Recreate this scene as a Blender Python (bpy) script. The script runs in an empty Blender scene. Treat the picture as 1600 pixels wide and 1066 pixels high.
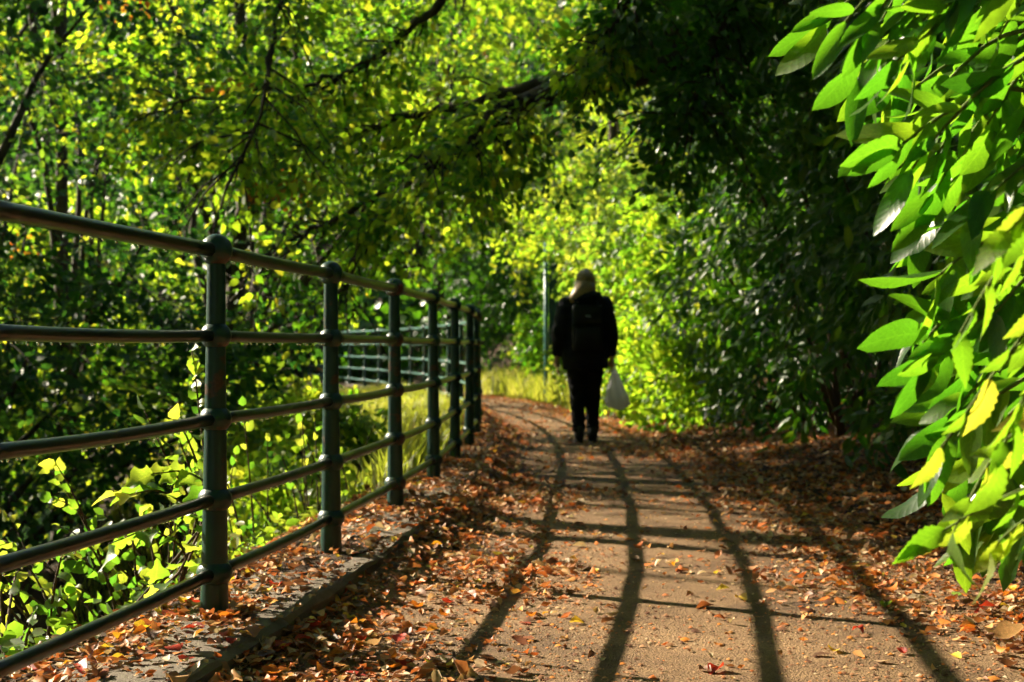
import bpy, bmesh, math, random
import numpy as np
from mathutils import Vector, Matrix, noise as mnoise

# ---------------------------------------------------------------- camera, sky, sun, exposure
SC = bpy.context.scene
COL = SC.collection
RNG = np.random.default_rng(11)
random.seed(5)
FPX = 2222.0                      # focal length in photo pixels (50 mm on 36 mm)
CAMZ = 0.92
cam_d = bpy.data.cameras.new('camera'); cam = bpy.data.objects.new('camera', cam_d); COL.objects.link(cam)
cam.location = (0, 0, CAMZ); cam.rotation_euler = (math.radians(90.18), 0, 0)
cam_d.lens = 50; cam_d.sensor_width = 36; cam_d.clip_start = 0.05; cam_d.clip_end = 1000
cam_d.dof.use_dof = True; cam_d.dof.focus_distance = 3.7; cam_d.dof.aperture_fstop = 5.0
SC.camera = cam

SUN = np.array([1.68, -0.95, -1.0])          # direction the light travels
SUN_EL = math.atan2(1.0, math.hypot(1.68, 0.95))
wd = bpy.data.worlds.new('World'); SC.world = wd; wd.use_nodes = True
nt = wd.node_tree
sky = nt.nodes.new('ShaderNodeTexSky'); sky.sky_type = 'NISHITA'; sky.sun_disc = False
sky.sun_elevation = SUN_EL
sky.sun_rotation = math.atan2(-SUN[0], -SUN[1])     # measured from +Y towards +X
nt.links.new(sky.outputs[0], nt.nodes['Background'].inputs[0])
nt.nodes['Background'].inputs[1].default_value = 0.05
sd = bpy.data.lights.new('sun', 'SUN'); sd.energy = 5.0; sd.angle = math.radians(0.5); sd.color = (1, 0.87, 0.66)
sun = bpy.data.objects.new('sun', sd); COL.objects.link(sun)
sun.rotation_euler = Vector(SUN).to_track_quat('-Z', 'Y').to_euler(); sun.location = (-20, 15, 15)
vs = SC.view_settings; vs.view_transform = 'Standard'; vs.look = 'None'; vs.gamma = 1; vs.use_curve_mapping = False
vs.exposure = 1.9
cy = SC.cycles
cy.max_bounces = 4; cy.diffuse_bounces = 2; cy.glossy_bounces = 1; cy.transmission_bounces = 3; cy.transparent_max_bounces = 2
cy.use_adaptive_sampling = True; cy.adaptive_threshold = 0.028; cy.adaptive_min_samples = 12; cy.use_light_tree = False
cy.caustics_reflective = False; cy.caustics_refractive = False

# ---------------------------------------------------------------- helpers
def at(px, py, d):
    """world point seen at photo pixel (px, py) at distance d along the view axis"""
    return np.array([(px - 800) / FPX * d, d, CAMZ + (540 - py) / FPX * d])

def tag(o, label=None, cat=None, group=None, kind=None):
    if label: o['label'] = label
    if cat: o['category'] = cat
    if group: o['group'] = group
    if kind: o['kind'] = kind
    return o

def empty(name, loc, label, cat, group=None):
    o = bpy.data.objects.new(name, None); COL.objects.link(o); o.location = tuple(map(float, loc)); o.empty_display_size = 0.2
    return tag(o, label, cat, group)

def link(name, me, mat=None, parent=None, matrix=None):
    o = bpy.data.objects.new(name, me); COL.objects.link(o)
    if mat is not None and len(me.materials) == 0: me.materials.append(mat)
    if parent is not None:
        o.parent = parent
    if matrix is not None: o.matrix_basis = matrix
    return o

def np_mesh(name, V, F, smooth=True, attrs=None):
    """V (n,3), F list of (m,k) int arrays"""
    me = bpy.data.meshes.new(name)
    V = np.asarray(V, np.float32)
    me.vertices.add(len(V)); me.vertices.foreach_set('co', V.ravel())
    if not isinstance(F, (list, tuple)): F = [F]
    tot = sum(f.size for f in F); npoly = sum(len(f) for f in F)
    me.loops.add(tot); me.polygons.add(npoly)
    me.loops.foreach_set('vertex_index', np.concatenate([f.ravel() for f in F]).astype(np.int32))
    starts = []; s = 0
    for f in F:
        k = f.shape[1]; starts.append(s + np.arange(len(f)) * k); s += f.size
    me.polygons.foreach_set('loop_start', np.concatenate(starts).astype(np.int32))
    me.update(calc_edges=True)
    if smooth: me.polygons.foreach_set('use_smooth', np.ones(npoly, bool))
    for an, av in (attrs or {}).items():
        a = me.attributes.new(an, 'FLOAT', 'POINT'); a.data.foreach_set('value', np.asarray(av, np.float32))
    me.validate()
    return me

def nrm(a): return a / np.maximum(np.linalg.norm(a, axis=-1, keepdims=True), 1e-9)

def tube(pts, rad, sides=8, cap=True):
    """swept tube: returns V, quads, tris"""
    P = np.asarray(pts, float); n = len(P); rad = np.broadcast_to(np.asarray(rad, float), (n,))
    T = np.gradient(P, axis=0); T = nrm(T)
    up = np.array([0, 0, 1.0]) if abs(T[:, 2]).mean() < 0.9 else np.array([1.0, 0, 0])
    A = nrm(np.cross(T, up)); B = np.cross(A, T)
    th = np.linspace(0, 2 * np.pi, sides, endpoint=False)
    V = (P[:, None] + rad[:, None, None] * (np.cos(th)[None, :, None] * A[:, None] + np.sin(th)[None, :, None] * B[:, None])).reshape(-1, 3)
    i = np.arange(n - 1)[:, None] * sides; j = np.arange(sides)[None]; j2 = (j + 1) % sides
    Q = np.stack([i + j, i + j2, i + sides + j2, i + sides + j], -1).reshape(-1, 4)
    Tn = np.zeros((0, 3), int)
    if cap:
        V = np.vstack([V, P[:1], P[-1:]]); c0 = n * sides; c1 = c0 + 1; e = (n - 1) * sides
        jj = np.arange(sides); k2 = (jj + 1) % sides
        Tn = np.vstack([np.stack([k2, jj, np.full(sides, c0)], -1), np.stack([e + jj, e + k2, np.full(sides, c1)], -1)])
    return V, Q, Tn

class MB:
    def __init__(s): s.V = []; s.Q = []; s.T = []; s.n = 0
    def add(s, V, Q=None, T=None):
        V = np.asarray(V, float); s.V.append(V)
        if Q is not None and len(Q): s.Q.append(np.asarray(Q) + s.n)
        if T is not None and len(T): s.T.append(np.asarray(T) + s.n)
        s.n += len(V); return s
    def mesh(s, name, smooth=True):
        F = []
        if s.Q: F.append(np.vstack(s.Q))
        if s.T: F.append(np.vstack(s.T))
        return np_mesh(name, np.vstack(s.V), F, smooth)

def lathe(prof, sides=16):
    """prof list of (r, z); closed with poles if r == 0 at the ends"""
    V = []; n = len(prof); th = np.linspace(0, 2 * np.pi, sides, endpoint=False)
    for r, z in prof:
        r = max(r, 1e-4); V.append(np.stack([r * np.cos(th), r * np.sin(th), np.full(sides, z)], -1))
    V = np.vstack(V); i = np.arange(n - 1)[:, None] * sides; j = np.arange(sides)[None]; j2 = (j + 1) % sides
    return V, np.stack([i + j, i + j2, i + sides + j2, i + sides + j], -1).reshape(-1, 4), None

def spline(pts, n):
    """Catmull-Rom through pts"""
    P = np.asarray(pts, float); P = np.vstack([2 * P[0] - P[1], P, 2 * P[-1] - P[-2]])
    out = []; t = np.linspace(0, len(P) - 3 - 1e-6, n)
    for u in t:
        k = int(u); f = u - k; a, b, c, d = P[k:k + 4]
        out.append(0.5 * (2 * b + (c - a) * f + (2 * a - 5 * b + 4 * c - d) * f * f + (3 * b - a - 3 * c + d) * f ** 3))
    return np.array(out)

def fnoise(x, y, s, seed=0.0):
    """cheap smooth value noise, vectorised"""
    x = np.asarray(x, float) / s + seed * 17.3; y = np.asarray(y, float) / s - seed * 9.1
    xi = np.floor(x); yi = np.floor(y); fx = x - xi; fy = y - yi
    fx = fx * fx * (3 - 2 * fx); fy = fy * fy * (3 - 2 * fy)
    def h(a, b):
        v = np.sin(a * 127.1 + b * 311.7 + seed) * 43758.5453; return v - np.floor(v)
    return (h(xi, yi) * (1 - fx) + h(xi + 1, yi) * fx) * (1 - fy) + (h(xi, yi + 1) * (1 - fx) + h(xi + 1, yi + 1) * fx) * fy

def sstep(a, b, x):
    t = np.clip((np.asarray(x, float) - a) / (b - a), 0, 1); return t * t * (3 - 2 * t)

# ---------------------------------------------------------------- materials
def newmat(name):
    m = bpy.data.materials.new(name); m.use_nodes = True; t = m.node_tree
    for n in list(t.nodes): t.nodes.remove(n)
    out = t.nodes.new('ShaderNodeOutputMaterial'); return m, t, out

def ramp(t, fac, stops):
    r = t.nodes.new('ShaderNodeValToRGB'); e = r.color_ramp.elements
    while len(e) > 1: e.remove(e[-1])
    e[0].position = stops[0][0]; e[0].color = (*stops[0][1], 1)
    for p, c in stops[1:]:
        x = e.new(p); x.color = (*c, 1)
    t.links.new(fac, r.inputs[0]); return r.outputs[0]

def tnoise(t, scale, detail=4, rough=0.55, coord='Object', vec=None):
    n = t.nodes.new('ShaderNodeTexNoise'); n.inputs['Scale'].default_value = scale
    n.inputs['Detail'].default_value = detail; n.inputs['Roughness'].default_value = rough
    if vec is None:
        c = t.nodes.new('ShaderNodeTexCoord'); vec = c.outputs[coord]
    t.links.new(vec, n.inputs['Vector']); return n.outputs['Fac']

def mixc(t, fac, a, b):
    m = t.nodes.new('ShaderNodeMix'); m.data_type = 'RGBA'
    if hasattr(fac, 'links'): t.links.new(fac, m.inputs[0])
    else: m.inputs[0].default_value = fac
    for s, v in ((6, a), (7, b)):
        if hasattr(v, 'links'): t.links.new(v, m.inputs[s])
        else: m.inputs[s].default_value = (*v, 1)
    return m.outputs[2]

def bump(t, h, strength, dist):
    b = t.nodes.new('ShaderNodeBump'); b.inputs['Strength'].default_value = strength; b.inputs['Distance'].default_value = dist
    t.links.new(h, b.inputs['Height']); return b.outputs[0]

def bsdf(t, col, rough=0.6, spec=0.5, normal=None, metal=0.0):
    b = t.nodes.new('ShaderNodeBsdfPrincipled')
    if hasattr(col, 'links'): t.links.new(col, b.inputs['Base Color'])
    else: b.inputs['Base Color'].default_value = (*col, 1)
    if hasattr(rough, 'links'): t.links.new(rough, b.inputs['Roughness'])
    else: b.inputs['Roughness'].default_value = rough
    b.inputs['Specular IOR Level'].default_value = spec; b.inputs['Metallic'].default_value = metal
    if normal is not None: t.links.new(normal, b.inputs['Normal'])
    return b

def leaf_mat(name, refl, trans, rough=0.42, spec=0.5, mix=0.5, src='tone'):
    """refl / trans: colour-ramp stops over the leaf's own tone"""
    m, t, out = newmat(name)
    if src == 'tone':
        a = t.nodes.new('ShaderNodeAttribute'); a.attribute_name = 'tone'; fac = a.outputs['Fac']
    else:
        a = t.nodes.new('ShaderNodeObjectInfo'); fac = a.outputs['Random']
    blot = tnoise(t, 35, 3)
    c1 = ramp(t, fac, refl); c2 = ramp(t, fac, trans)
    v = ramp(t, blot, [(0.3, (0.72, 0.72, 0.72)), (0.7, (1.15, 1.12, 1.05))])
    vein_n = None
    if src == 'rand':           # midrib and side veins in the leaf's own coordinates
        tc = t.nodes.new('ShaderNodeTexCoord'); sp = t.nodes.new('ShaderNodeSeparateXYZ'); t.links.new(tc.outputs['Object'], sp.inputs[0])
        def mth(op, a, b=None):
            n = t.nodes.new('ShaderNodeMath'); n.operation = op
            for q, k in ((0, a), (1, b)):
                if k is None: continue
                if hasattr(k, 'links'): t.links.new(k, n.inputs[q])
                else: n.inputs[q].default_value = k
            return n.outputs[0]
        ay = mth('ABSOLUTE', sp.outputs[1]); ph = mth('MULTIPLY', mth('SUBTRACT', sp.outputs[0], mth('MULTIPLY', ay, 0.45)), 56)
        side = mth('POWER', mth('ADD', mth('MULTIPLY', mth('SINE', ph), 0.5), 0.5), 7.0)
        mid = mth('LESS_THAN', ay, 0.022); vein = mth('MAXIMUM', mth('MULTIPLY', side, 0.5), mid)
        vc = ramp(t, vein, [(0, (1, 1, 1)), (1, (1.28, 1.2, 1.3))])
        mv = t.nodes.new('ShaderNodeMix'); mv.data_type = 'RGBA'; mv.blend_type = 'MULTIPLY'; mv.inputs[0].default_value = 1
        t.links.new(v, mv.inputs[6]); t.links.new(vc, mv.inputs[7]); v = mv.outputs[2]
        vein_n = bump(t, vein, 0.08, 0.01)
    mul = t.nodes.new('ShaderNodeMix'); mul.data_type = 'RGBA'; mul.blend_type = 'MULTIPLY'; mul.inputs[0].default_value = 1
    t.links.new(c1, mul.inputs[6]); t.links.new(v, mul.inputs[7])
    mul2 = t.nodes.new('ShaderNodeMix'); mul2.data_type = 'RGBA'; mul2.blend_type = 'MULTIPLY'; mul2.inputs[0].default_value = 1
    t.links.new(c2, mul2.inputs[6]); t.links.new(v, mul2.inputs[7])
    b = bsdf(t, mul.outputs[2], rough, spec, vein_n)
    tr = t.nodes.new('ShaderNodeBsdfTranslucent'); t.links.new(mul2.outputs[2], tr.inputs[0])
    mx = t.nodes.new('ShaderNodeMixShader'); mx.inputs[0].default_value = mix
    t.links.new(b.outputs[0], mx.inputs[1]); t.links.new(tr.outputs[0], mx.inputs[2]); t.links.new(mx.outputs[0], out.inputs[0])
    return m

R_BEECH = [(0, (0.03, 0.075, 0.012)), (0.55, (0.055, 0.12, 0.018)), (0.88, (0.12, 0.17, 0.02)), (0.93, (0.25, 0.15, 0.02)), (1.0, (0.30, 0.08, 0.02))]
T_BEECH = [(0, (0.14, 0.42, 0.018)), (0.2, (0.34, 0.68, 0.02)), (0.45, (0.58, 0.88, 0.03)), (0.88, (0.92, 0.95, 0.05)), (0.93, (0.85, 0.42, 0.03)), (1.0, (0.70, 0.16, 0.02))]
M = {}
M['beech'] = leaf_mat('beech_leaf', R_BEECH, T_BEECH, 0.48, 0.4, 0.55)
R_LIT = [(0, (0.06, 0.12, 0.015)), (0.6, (0.11, 0.18, 0.02)), (1.0, (0.25, 0.24, 0.03))]
T_LIT = [(0, (0.20, 0.52, 0.02)), (0.5, (0.52, 0.82, 0.03)), (1.0, (0.95, 0.95, 0.06))]
T_BRAM = [(0, (0.10, 0.34, 0.02)), (0.4, (0.32, 0.62, 0.03)), (1.0, (0.85, 0.90, 0.08))]
R_BRAM = [(0, (0.04, 0.09, 0.02)), (0.6, (0.09, 0.16, 0.03)), (1.0, (0.18, 0.20, 0.05))]
R_SHADE = [(0, (0.018, 0.05, 0.012)), (0.6, (0.035, 0.085, 0.018)), (1.0, (0.07, 0.11, 0.02))]
T_SHADE = [(0, (0.03, 0.13, 0.012)), (0.5, (0.10, 0.28, 0.02)), (1.0, (0.32, 0.50, 0.03))]
M['alder'] = leaf_mat('alder_leaf', R_SHADE, T_SHADE, 0.42, 0.45, 0.5)  # beech leaf darkened to stand for trees in shade
M['hazel'] = leaf_mat('hazel_leaf', R_LIT, T_LIT, 0.5, 0.45, 0.5)
R_LAUR = [(0, (0.02, 0.055, 0.012)), (0.6, (0.035, 0.085, 0.016)), (1.0, (0.07, 0.12, 0.02))]
T_LAUR = [(0, (0.09, 0.36, 0.01)), (0.6, (0.20, 0.54, 0.015)), (1.0, (0.38, 0.64, 0.02))]
M['laurel'] = leaf_mat('laurel_leaf', R_LAUR, T_LAUR, 0.30, 0.6, 0.42)
M['laurel_part'] = leaf_mat('laurel_leaf_large', R_LAUR, T_LAUR, 0.34, 0.45, 0.46, 'rand')
M['laurel_dark'] = leaf_mat('laurel_leaf_dark', R_LAUR, T_LAUR, 0.36, 0.32, 0.30)  # laurel leaf dulled for shade, used on the hedge and undergrowth
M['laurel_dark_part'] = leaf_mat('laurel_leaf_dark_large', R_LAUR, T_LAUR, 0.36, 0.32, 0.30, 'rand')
M['bramble_part'] = leaf_mat('bramble_leaf', R_BRAM, T_BRAM, 0.42, 0.5, 0.5, 'rand'); M['bramble'] = leaf_mat('bramble_leaf_small', R_BRAM, T_BRAM, 0.42, 0.5, 0.5)
M['beech_part'] = leaf_mat('beech_leaf_large', R_BEECH[:3], T_BEECH[:4], 0.40, 0.5, 0.5, 'rand'); M['beech_shade_part'] = leaf_mat('alder_leaf_large', R_SHADE, T_SHADE, 0.42, 0.45, 0.5, 'rand')
M['hazel_part'] = leaf_mat('hazel_leaf_large', R_LIT, T_LIT, 0.45, 0.45, 0.5, 'rand')
R_SHOOT = [(0, (0.07, 0.13, 0.02)), (0.7, (0.10, 0.17, 0.03)), (1, (0.22, 0.2, 0.03))]
T_SHOOT = [(0, (0.18, 0.46, 0.012)), (0.8, (0.32, 0.58, 0.02)), (1, (0.7, 0.70, 0.05))]
M['shoot_part'] = leaf_mat('shoot_leaf', R_SHOOT, T_SHOOT, 0.55, 0.35, 0.5, 'rand')
R_LIT2 = [(0, (0.13, 0.06, 0.035)), (0.25, (0.30, 0.15, 0.08)), (0.42, (0.50, 0.26, 0.13)), (0.50, (0.55, 0.14, 0.03)), (0.64, (0.68, 0.27, 0.05)), (0.75, (0.60, 0.40, 0.22)), (0.88, (0.68, 0.54, 0.38)), (0.96, (0.60, 0.30, 0.04)), (1.0, (0.62, 0.46, 0.06))]
T_LIT2 = [(0, (0.12, 0.04, 0.02)), (0.25, (0.26, 0.10, 0.03)), (0.45, (0.45, 0.16, 0.04)), (0.62, (0.55, 0.11, 0.02)), (0.75, (0.50, 0.30, 0.10)), (0.88, (0.5, 0.4, 0.2)), (0.96, (0.8, 0.35, 0.02)), (1.0, (0.8, 0.6, 0.05))]
M['litter'] = leaf_mat('litter_leaf', R_LIT2, T_LIT2, 0.55, 0.35, 0.25)
def solid_leaf(name, c, tr):
    return leaf_mat(name, [(0, tuple(k * 0.75 for k in c)), (1, tuple(min(1, k * 1.2) for k in c))], [(0, tr), (1, tr)], 0.5, 0.4, 0.3, 'rand')
FALL = {'russet': solid_leaf('fallen_russet', (0.28, 0.10, 0.045), (0.4, 0.12, 0.03)),
        'orange': solid_leaf('fallen_orange', (0.50, 0.19, 0.035), (0.7, 0.22, 0.02)),
        'red': solid_leaf('fallen_red', (0.42, 0.05, 0.025), (0.6, 0.06, 0.02)),
        'yellow': solid_leaf('fallen_yellow', (0.66, 0.45, 0.05), (0.9, 0.6, 0.04)),
        'tan': solid_leaf('fallen_tan', (0.48, 0.33, 0.19), (0.5, 0.3, 0.12)),
        'brown': solid_leaf('fallen_brown', (0.15, 0.075, 0.04), (0.2, 0.08, 0.03)),
        'green': solid_leaf('fallen_green', (0.14, 0.22, 0.03), (0.35, 0.5, 0.03))}
R_GR = [(0, (0.09, 0.13, 0.02)), (0.7, (0.17, 0.2, 0.035)), (1, (0.34, 0.28, 0.10))]
T_GR = [(0, (0.42, 0.55, 0.04)), (0.7, (0.65, 0.68, 0.06)), (1, (0.7, 0.6, 0.2))]
M['grass'] = leaf_mat('grass_blade', R_GR, T_GR, 0.5, 0.4, 0.45)

def bark_mat(name, c1, c2):
    m, t, out = newmat(name)
    n = tnoise(t, 9, 6, 0.65); n2 = tnoise(t, 60, 4)
    c = ramp(t, n, [(0.3, c1), (0.7, c2)])
    b = bsdf(t, c, 0.85, 0.25, bump(t, n2, 0.6, 0.01)); t.links.new(b.outputs[0], out.inputs[0]); return m
M['bark'] = bark_mat('bark', (0.025, 0.019, 0.013), (0.075, 0.06, 0.04))
M['twig'] = bark_mat('twig_bark', (0.05, 0.035, 0.02), (0.11, 0.075, 0.04))
M['green_stem'] = bark_mat('green_stem', (0.09, 0.13, 0.03), (0.15, 0.2, 0.05))

def mk_paint():
    m, t, out = newmat('green_railing_paint')
    n = tnoise(t, 14, 5, 0.6); n2 = tnoise(t, 120, 3); n3 = tnoise(t, 5, 4, 0.7)
    c = ramp(t, n, [(0.25, (0.004, 0.026, 0.021)), (0.75, (0.008, 0.046, 0.037))])
    rust = ramp(t, n2, [(0.3, (0.03, 0.016, 0.010)), (0.7, (0.085, 0.045, 0.025))])
    f = ramp(t, n3, [(0.56, (0, 0, 0)), (0.60, (1, 1, 1))])
    c = mixc(t, f, c, rust)
    r = ramp(t, n2, [(0.3, (0.28, 0.28, 0.28)), (0.8, (0.5, 0.5, 0.5))])
    b = bsdf(t, c, r, 0.4, bump(t, n2, 0.25, 0.003)); t.links.new(b.outputs[0], out.inputs[0]); return m
M['paint'] = mk_paint()
def mk_rail():
    m, t, out = newmat('worn_rail_paint')
    n = tnoise(t, 10, 5, 0.6); n2 = tnoise(t, 150, 3)
    c = ramp(t, n, [(0.3, (0.010, 0.026, 0.016)), (0.55, (0.020, 0.026, 0.014)), (0.75, (0.045, 0.032, 0.018))])
    r = ramp(t, n2, [(0.3, (0.16, 0.16, 0.16)), (0.8, (0.38, 0.38, 0.38))])
    b = bsdf(t, c, 0.30, 0.5); t.links.new(b.outputs[0], out.inputs[0]); return m
M['rail'] = mk_rail()

def mk_path():
    m, t, out = newmat('path_grit')
    a = tnoise(t, 1.3, 7, 0.7); b_ = tnoise(t, 70, 5, 0.75); c_ = tnoise(t, 6, 6, 0.7)
    vo = t.nodes.new('ShaderNodeTexVoronoi'); vo.inputs['Scale'].default_value = 130
    tc = t.nodes.new('ShaderNodeTexCoord'); t.links.new(tc.outputs['Object'], vo.inputs['Vector'])
    base = ramp(t, a, [(0.32, (0.09, 0.053, 0.027)), (0.5, (0.215, 0.132, 0.066)), (0.72, (0.33, 0.21, 0.11))])
    fine = mixc(t, ramp(t, c_, [(0.42, (0, 0, 0)), (0.62, (1, 1, 1))]), ramp(t, b_, [(0.35, (0.30, 0.25, 0.22)), (0.55, (0.85, 0.8, 0.75)), (0.8, (1.1, 1.05, 1.0))]), ramp(t, b_, [(0.3, (0.6, 0.57, 0.55)), (0.6, (1.05, 1.04, 1.02)), (0.8, (1.2, 1.17, 1.12))]))
    mul = t.nodes.new('ShaderNodeMix'); mul.data_type = 'RGBA'; mul.blend_type = 'MULTIPLY'; mul.inputs[0].default_value = 0.8
    t.links.new(base, mul.inputs[6]); t.links.new(fine, mul.inputs[7])
    g = ramp(t, vo.outputs['Color'], [(0.2, (0.7, 0.66, 0.62)), (0.8, (1.2, 1.18, 1.14))])
    mul2 = t.nodes.new('ShaderNodeMix'); mul2.data_type = 'RGBA'; mul2.blend_type = 'MULTIPLY'; mul2.inputs[0].default_value = 0.6
    t.links.new(mul.outputs[2], mul2.inputs[6]); t.links.new(g, mul2.inputs[7])
    ad = t.nodes.new('ShaderNodeMath'); ad.operation = 'MULTIPLY_ADD'; ad.inputs[1].default_value = 0.6
    t.links.new(vo.outputs['Distance'], ad.inputs[0]); t.links.new(b_, ad.inputs[2])
    b = bsdf(t, mul2.outputs[2], 0.8, 0.3, bump(t, ad.outputs[0], 0.8, 0.007)); t.links.new(b.outputs[0], out.inputs[0]); return m
M['path'] = mk_path()
def mk_soil():
    m, t, out = newmat('woodland_soil')
    a = tnoise(t, 0.9, 6, 0.65); b_ = tnoise(t, 30, 6, 0.7)
    c = ramp(t, a, [(0.35, (0.035, 0.022, 0.013)), (0.55, (0.075, 0.045, 0.024)), (0.7, (0.03, 0.042, 0.012))])
    d = ramp(t, b_, [(0.3, (0.5, 0.5, 0.5)), (0.75, (1.3, 1.25, 1.2))])
    mul = t.nodes.new('ShaderNodeMix'); mul.data_type = 'RGBA'; mul.blend_type = 'MULTIPLY'; mul.inputs[0].default_value = 1
    t.links.new(c, mul.inputs[6]); t.links.new(d, mul.inputs[7])
    b = bsdf(t, mul.outputs[2], 0.9, 0.2, bump(t, b_, 1.0, 0.03)); t.links.new(b.outputs[0], out.inputs[0]); return m
M['soil'] = mk_soil()
def mk_stone(name, c1, c2, moss):
    m, t, out = newmat(name)
    a = tnoise(t, 6, 6, 0.7); b_ = tnoise(t, 80, 5, 0.7); g = tnoise(t, 3, 5, 0.6)
    c = ramp(t, a, [(0.3, c1), (0.7, c2)])
    c = mixc(t, ramp(t, g, [(0.55, (0, 0, 0)), (0.72, (1, 1, 1))]), c, moss)
    b = bsdf(t, c, 0.88, 0.25, bump(t, b_, 0.7, 0.006)); t.links.new(b.outputs[0], out.inputs[0]); return m
M['kerb'] = mk_stone('kerb_stone', (0.085, 0.07, 0.052), (0.19, 0.155, 0.115), (0.09, 0.095, 0.035))
M['rock'] = mk_stone('verge_rock', (0.07, 0.06, 0.05), (0.14, 0.12, 0.10), (0.06, 0.08, 0.03))
def simple(name, c, rough=0.6, spec=0.4, nscale=None, nst=0.3, var=0.25):
    m, t, out = newmat(name)
    n = tnoise(t, nscale or 40, 5)
    cc = ramp(t, n, [(0.3, tuple(k * (1 - var) for k in c)), (0.7, tuple(min(1, k * (1 + var)) for k in c))])
    b = bsdf(t, cc, rough, spec, bump(t, n, nst, 0.004)); t.links.new(b.outputs[0], out.inputs[0]); return m
def mk_water():
    m, t, out = newmat('river_water')
    n = tnoise(t, 2.5, 4)
    b = bsdf(t, (0.012, 0.018, 0.015), 0.08, 0.5, bump(t, n, 0.25, 0.05)); t.links.new(b.outputs[0], out.inputs[0]); return m
M['water'] = mk_water()
M['far_paint'] = simple('pale_green_paint', (.05, .13, .115), .3, .5, 20, .15)  # rail paint lightened to stand for sun on the far rails

# ---------------------------------------------------------------- lay of the land
RAIL_Y = np.array([-4, 0, 1.5, 2.92, 4.36, 5.75, 7.2, 8.66, 10.2, 11.7, 13.2, 14.6, 16.0, 17.4, 18.8, 20.2, 21.6, 23.1, 24.6, 26, 27.5, 28.9, 30.3, 31.8, 33.2, 34.7, 40])
RAIL_X = np.array([-1.9, -1.49, -1.31, -1.125, -.912, -.731, -.59, -.476, -.408, -.353, -.334, -.35, -.42, -.52, -.68, -.9, -1.12, -1.41, -1.74, -2.13, -2.56, -2.99, -3.45, -3.93, -4.43, -4.92, -6.6])
EDGE_Y = np.array([-5, 5, 10, 14, 18, 22, 24, 28, 34, 40]); EDGE_X = np.array([2.0, 1.75, 1.6, 1.45, 1.1, 0.6, 0.1, -0.9, -2.9, -4.8])
def railx(y): return np.interp(y, RAIL_Y, RAIL_X)
def edgex(y): return np.interp(y, EDGE_Y, EDGE_X)
def gz(x, y):
    """height of the ground"""
    x = np.asarray(x, float); y = np.asarray(y, float)
    s = x - railx(y); r = x - edgex(y)
    near = 1 - sstep(10.0, 14.0, y); far = sstep(25, 30, y)
    d = np.maximum(0, -s - 0.30)
    drop_near = -np.minimum(0.95 * d, 2.4)
    drop_mid = -np.minimum(0.10 * d + 0.55 * np.maximum(0, d - 2.6), 2.4)
    drop = drop_near * near + drop_mid * (1 - near)
    h = np.where(s < -0.1, 0.085 + drop, np.where(s < 0.15, 0.085, -0.012))
    bank = np.where(r > 0, 0.20 * np.minimum(r, 1.4) + 0.55 * np.clip(r - 1.4, 0, 14), 0)
    h = h + np.where(r > 0, bank, 0)
    hill = np.maximum(0, y - 35.5 - 0.10 * np.minimum(x, 0)) * 0.62
    h = h + np.minimum(hill, 24)
    h = h + (fnoise(x, y, 0.9, 1) - 0.5) * 0.10 * np.clip(r * 2, 0, 1) + (fnoise(x, y, 2.1, 2) - 0.5) * 0.3 * sstep(0.6, 3, np.maximum(r, -s))
    return h
def topz(x, y):
    """walkable surface: coping stones and path sheet included"""
    s = np.asarray(x, float) - railx(y); r = np.asarray(x, float) - edgex(y); g = gz(x, y)
    g = np.where((s > -0.12) & (s < 0.235) & (np.asarray(y) < 36), 0.098, g)
    return np.where((s >= 0.235) & (r < 0.35), np.maximum(g, pathz(x, y)), g)
def pathz(x, y):
    s = np.asarray(x, float) - railx(y)
    return 0.004 + np.exp(-((s - 0.20) / 0.16) ** 2) * (0.040 + 0.042 * sstep(4.6, 7.5, y) + .03 * (fnoise(x * 0, y, .9, 44) - .5)) + (fnoise(x, y, 0.7, 4) - 0.5) * 0.016 + (fnoise(x, y, 2.4, 5) - 0.5) * 0.02

def grid_mesh(name, xs, ys, zf):
    X, Y = np.meshgrid(xs, ys); Z = zf(X, Y); nx = len(xs); ny = len(ys)
    V = np.stack([X, Y, Z], -1).reshape(-1, 3)
    i = np.arange(ny - 1)[:, None] * nx; j = np.arange(nx - 1)[None]
    return np_mesh(name, V, np.stack([i + j, i + j + 1, i + nx + j + 1, i + nx + j], -1).reshape(-1, 4))
xs = np.unique(np.round(np.concatenate([np.linspace(-220, -20, 24), np.linspace(-20, -5, 40), np.linspace(-5, 6, 170), np.linspace(6, 20, 40), np.linspace(20, 220, 24)]), 4))
ys = np.unique(np.round(np.concatenate([np.linspace(-120, -5, 20), np.linspace(-5, 30, 240), np.linspace(30, 60, 60), np.linspace(60, 220, 20)]), 4))
tag(link('ground', grid_mesh('ground', xs, ys, gz), M['soil']), kind='structure')
# path strip
py = np.linspace(-3, 36, 420); tt = np.linspace(0, 1, 40)
A = railx(py) + 0.20; B = edgex(py) + 0.35
PX = A[:, None] + (B - A)[:, None] * tt[None]; PY = np.repeat(py[:, None], 40, 1)
PV = np.stack([PX, PY, pathz(PX, PY)], -1).reshape(-1, 3)
i_ = np.arange(419)[:, None] * 40; j_ = np.arange(39)[None]
path = tag(link('path', np_mesh('path', PV, np.stack([i_ + j_, i_ + j_ + 1, i_ + 40 + j_ + 1, i_ + 40 + j_], -1).reshape(-1, 4)), M['path']), kind='structure')
# river
tag(link('river', grid_mesh('river', np.linspace(-200, -1.2, 30), np.linspace(-100, 60, 30), lambda a, b: np.full_like(a, -1.75)), M['water']), kind='structure')

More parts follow.
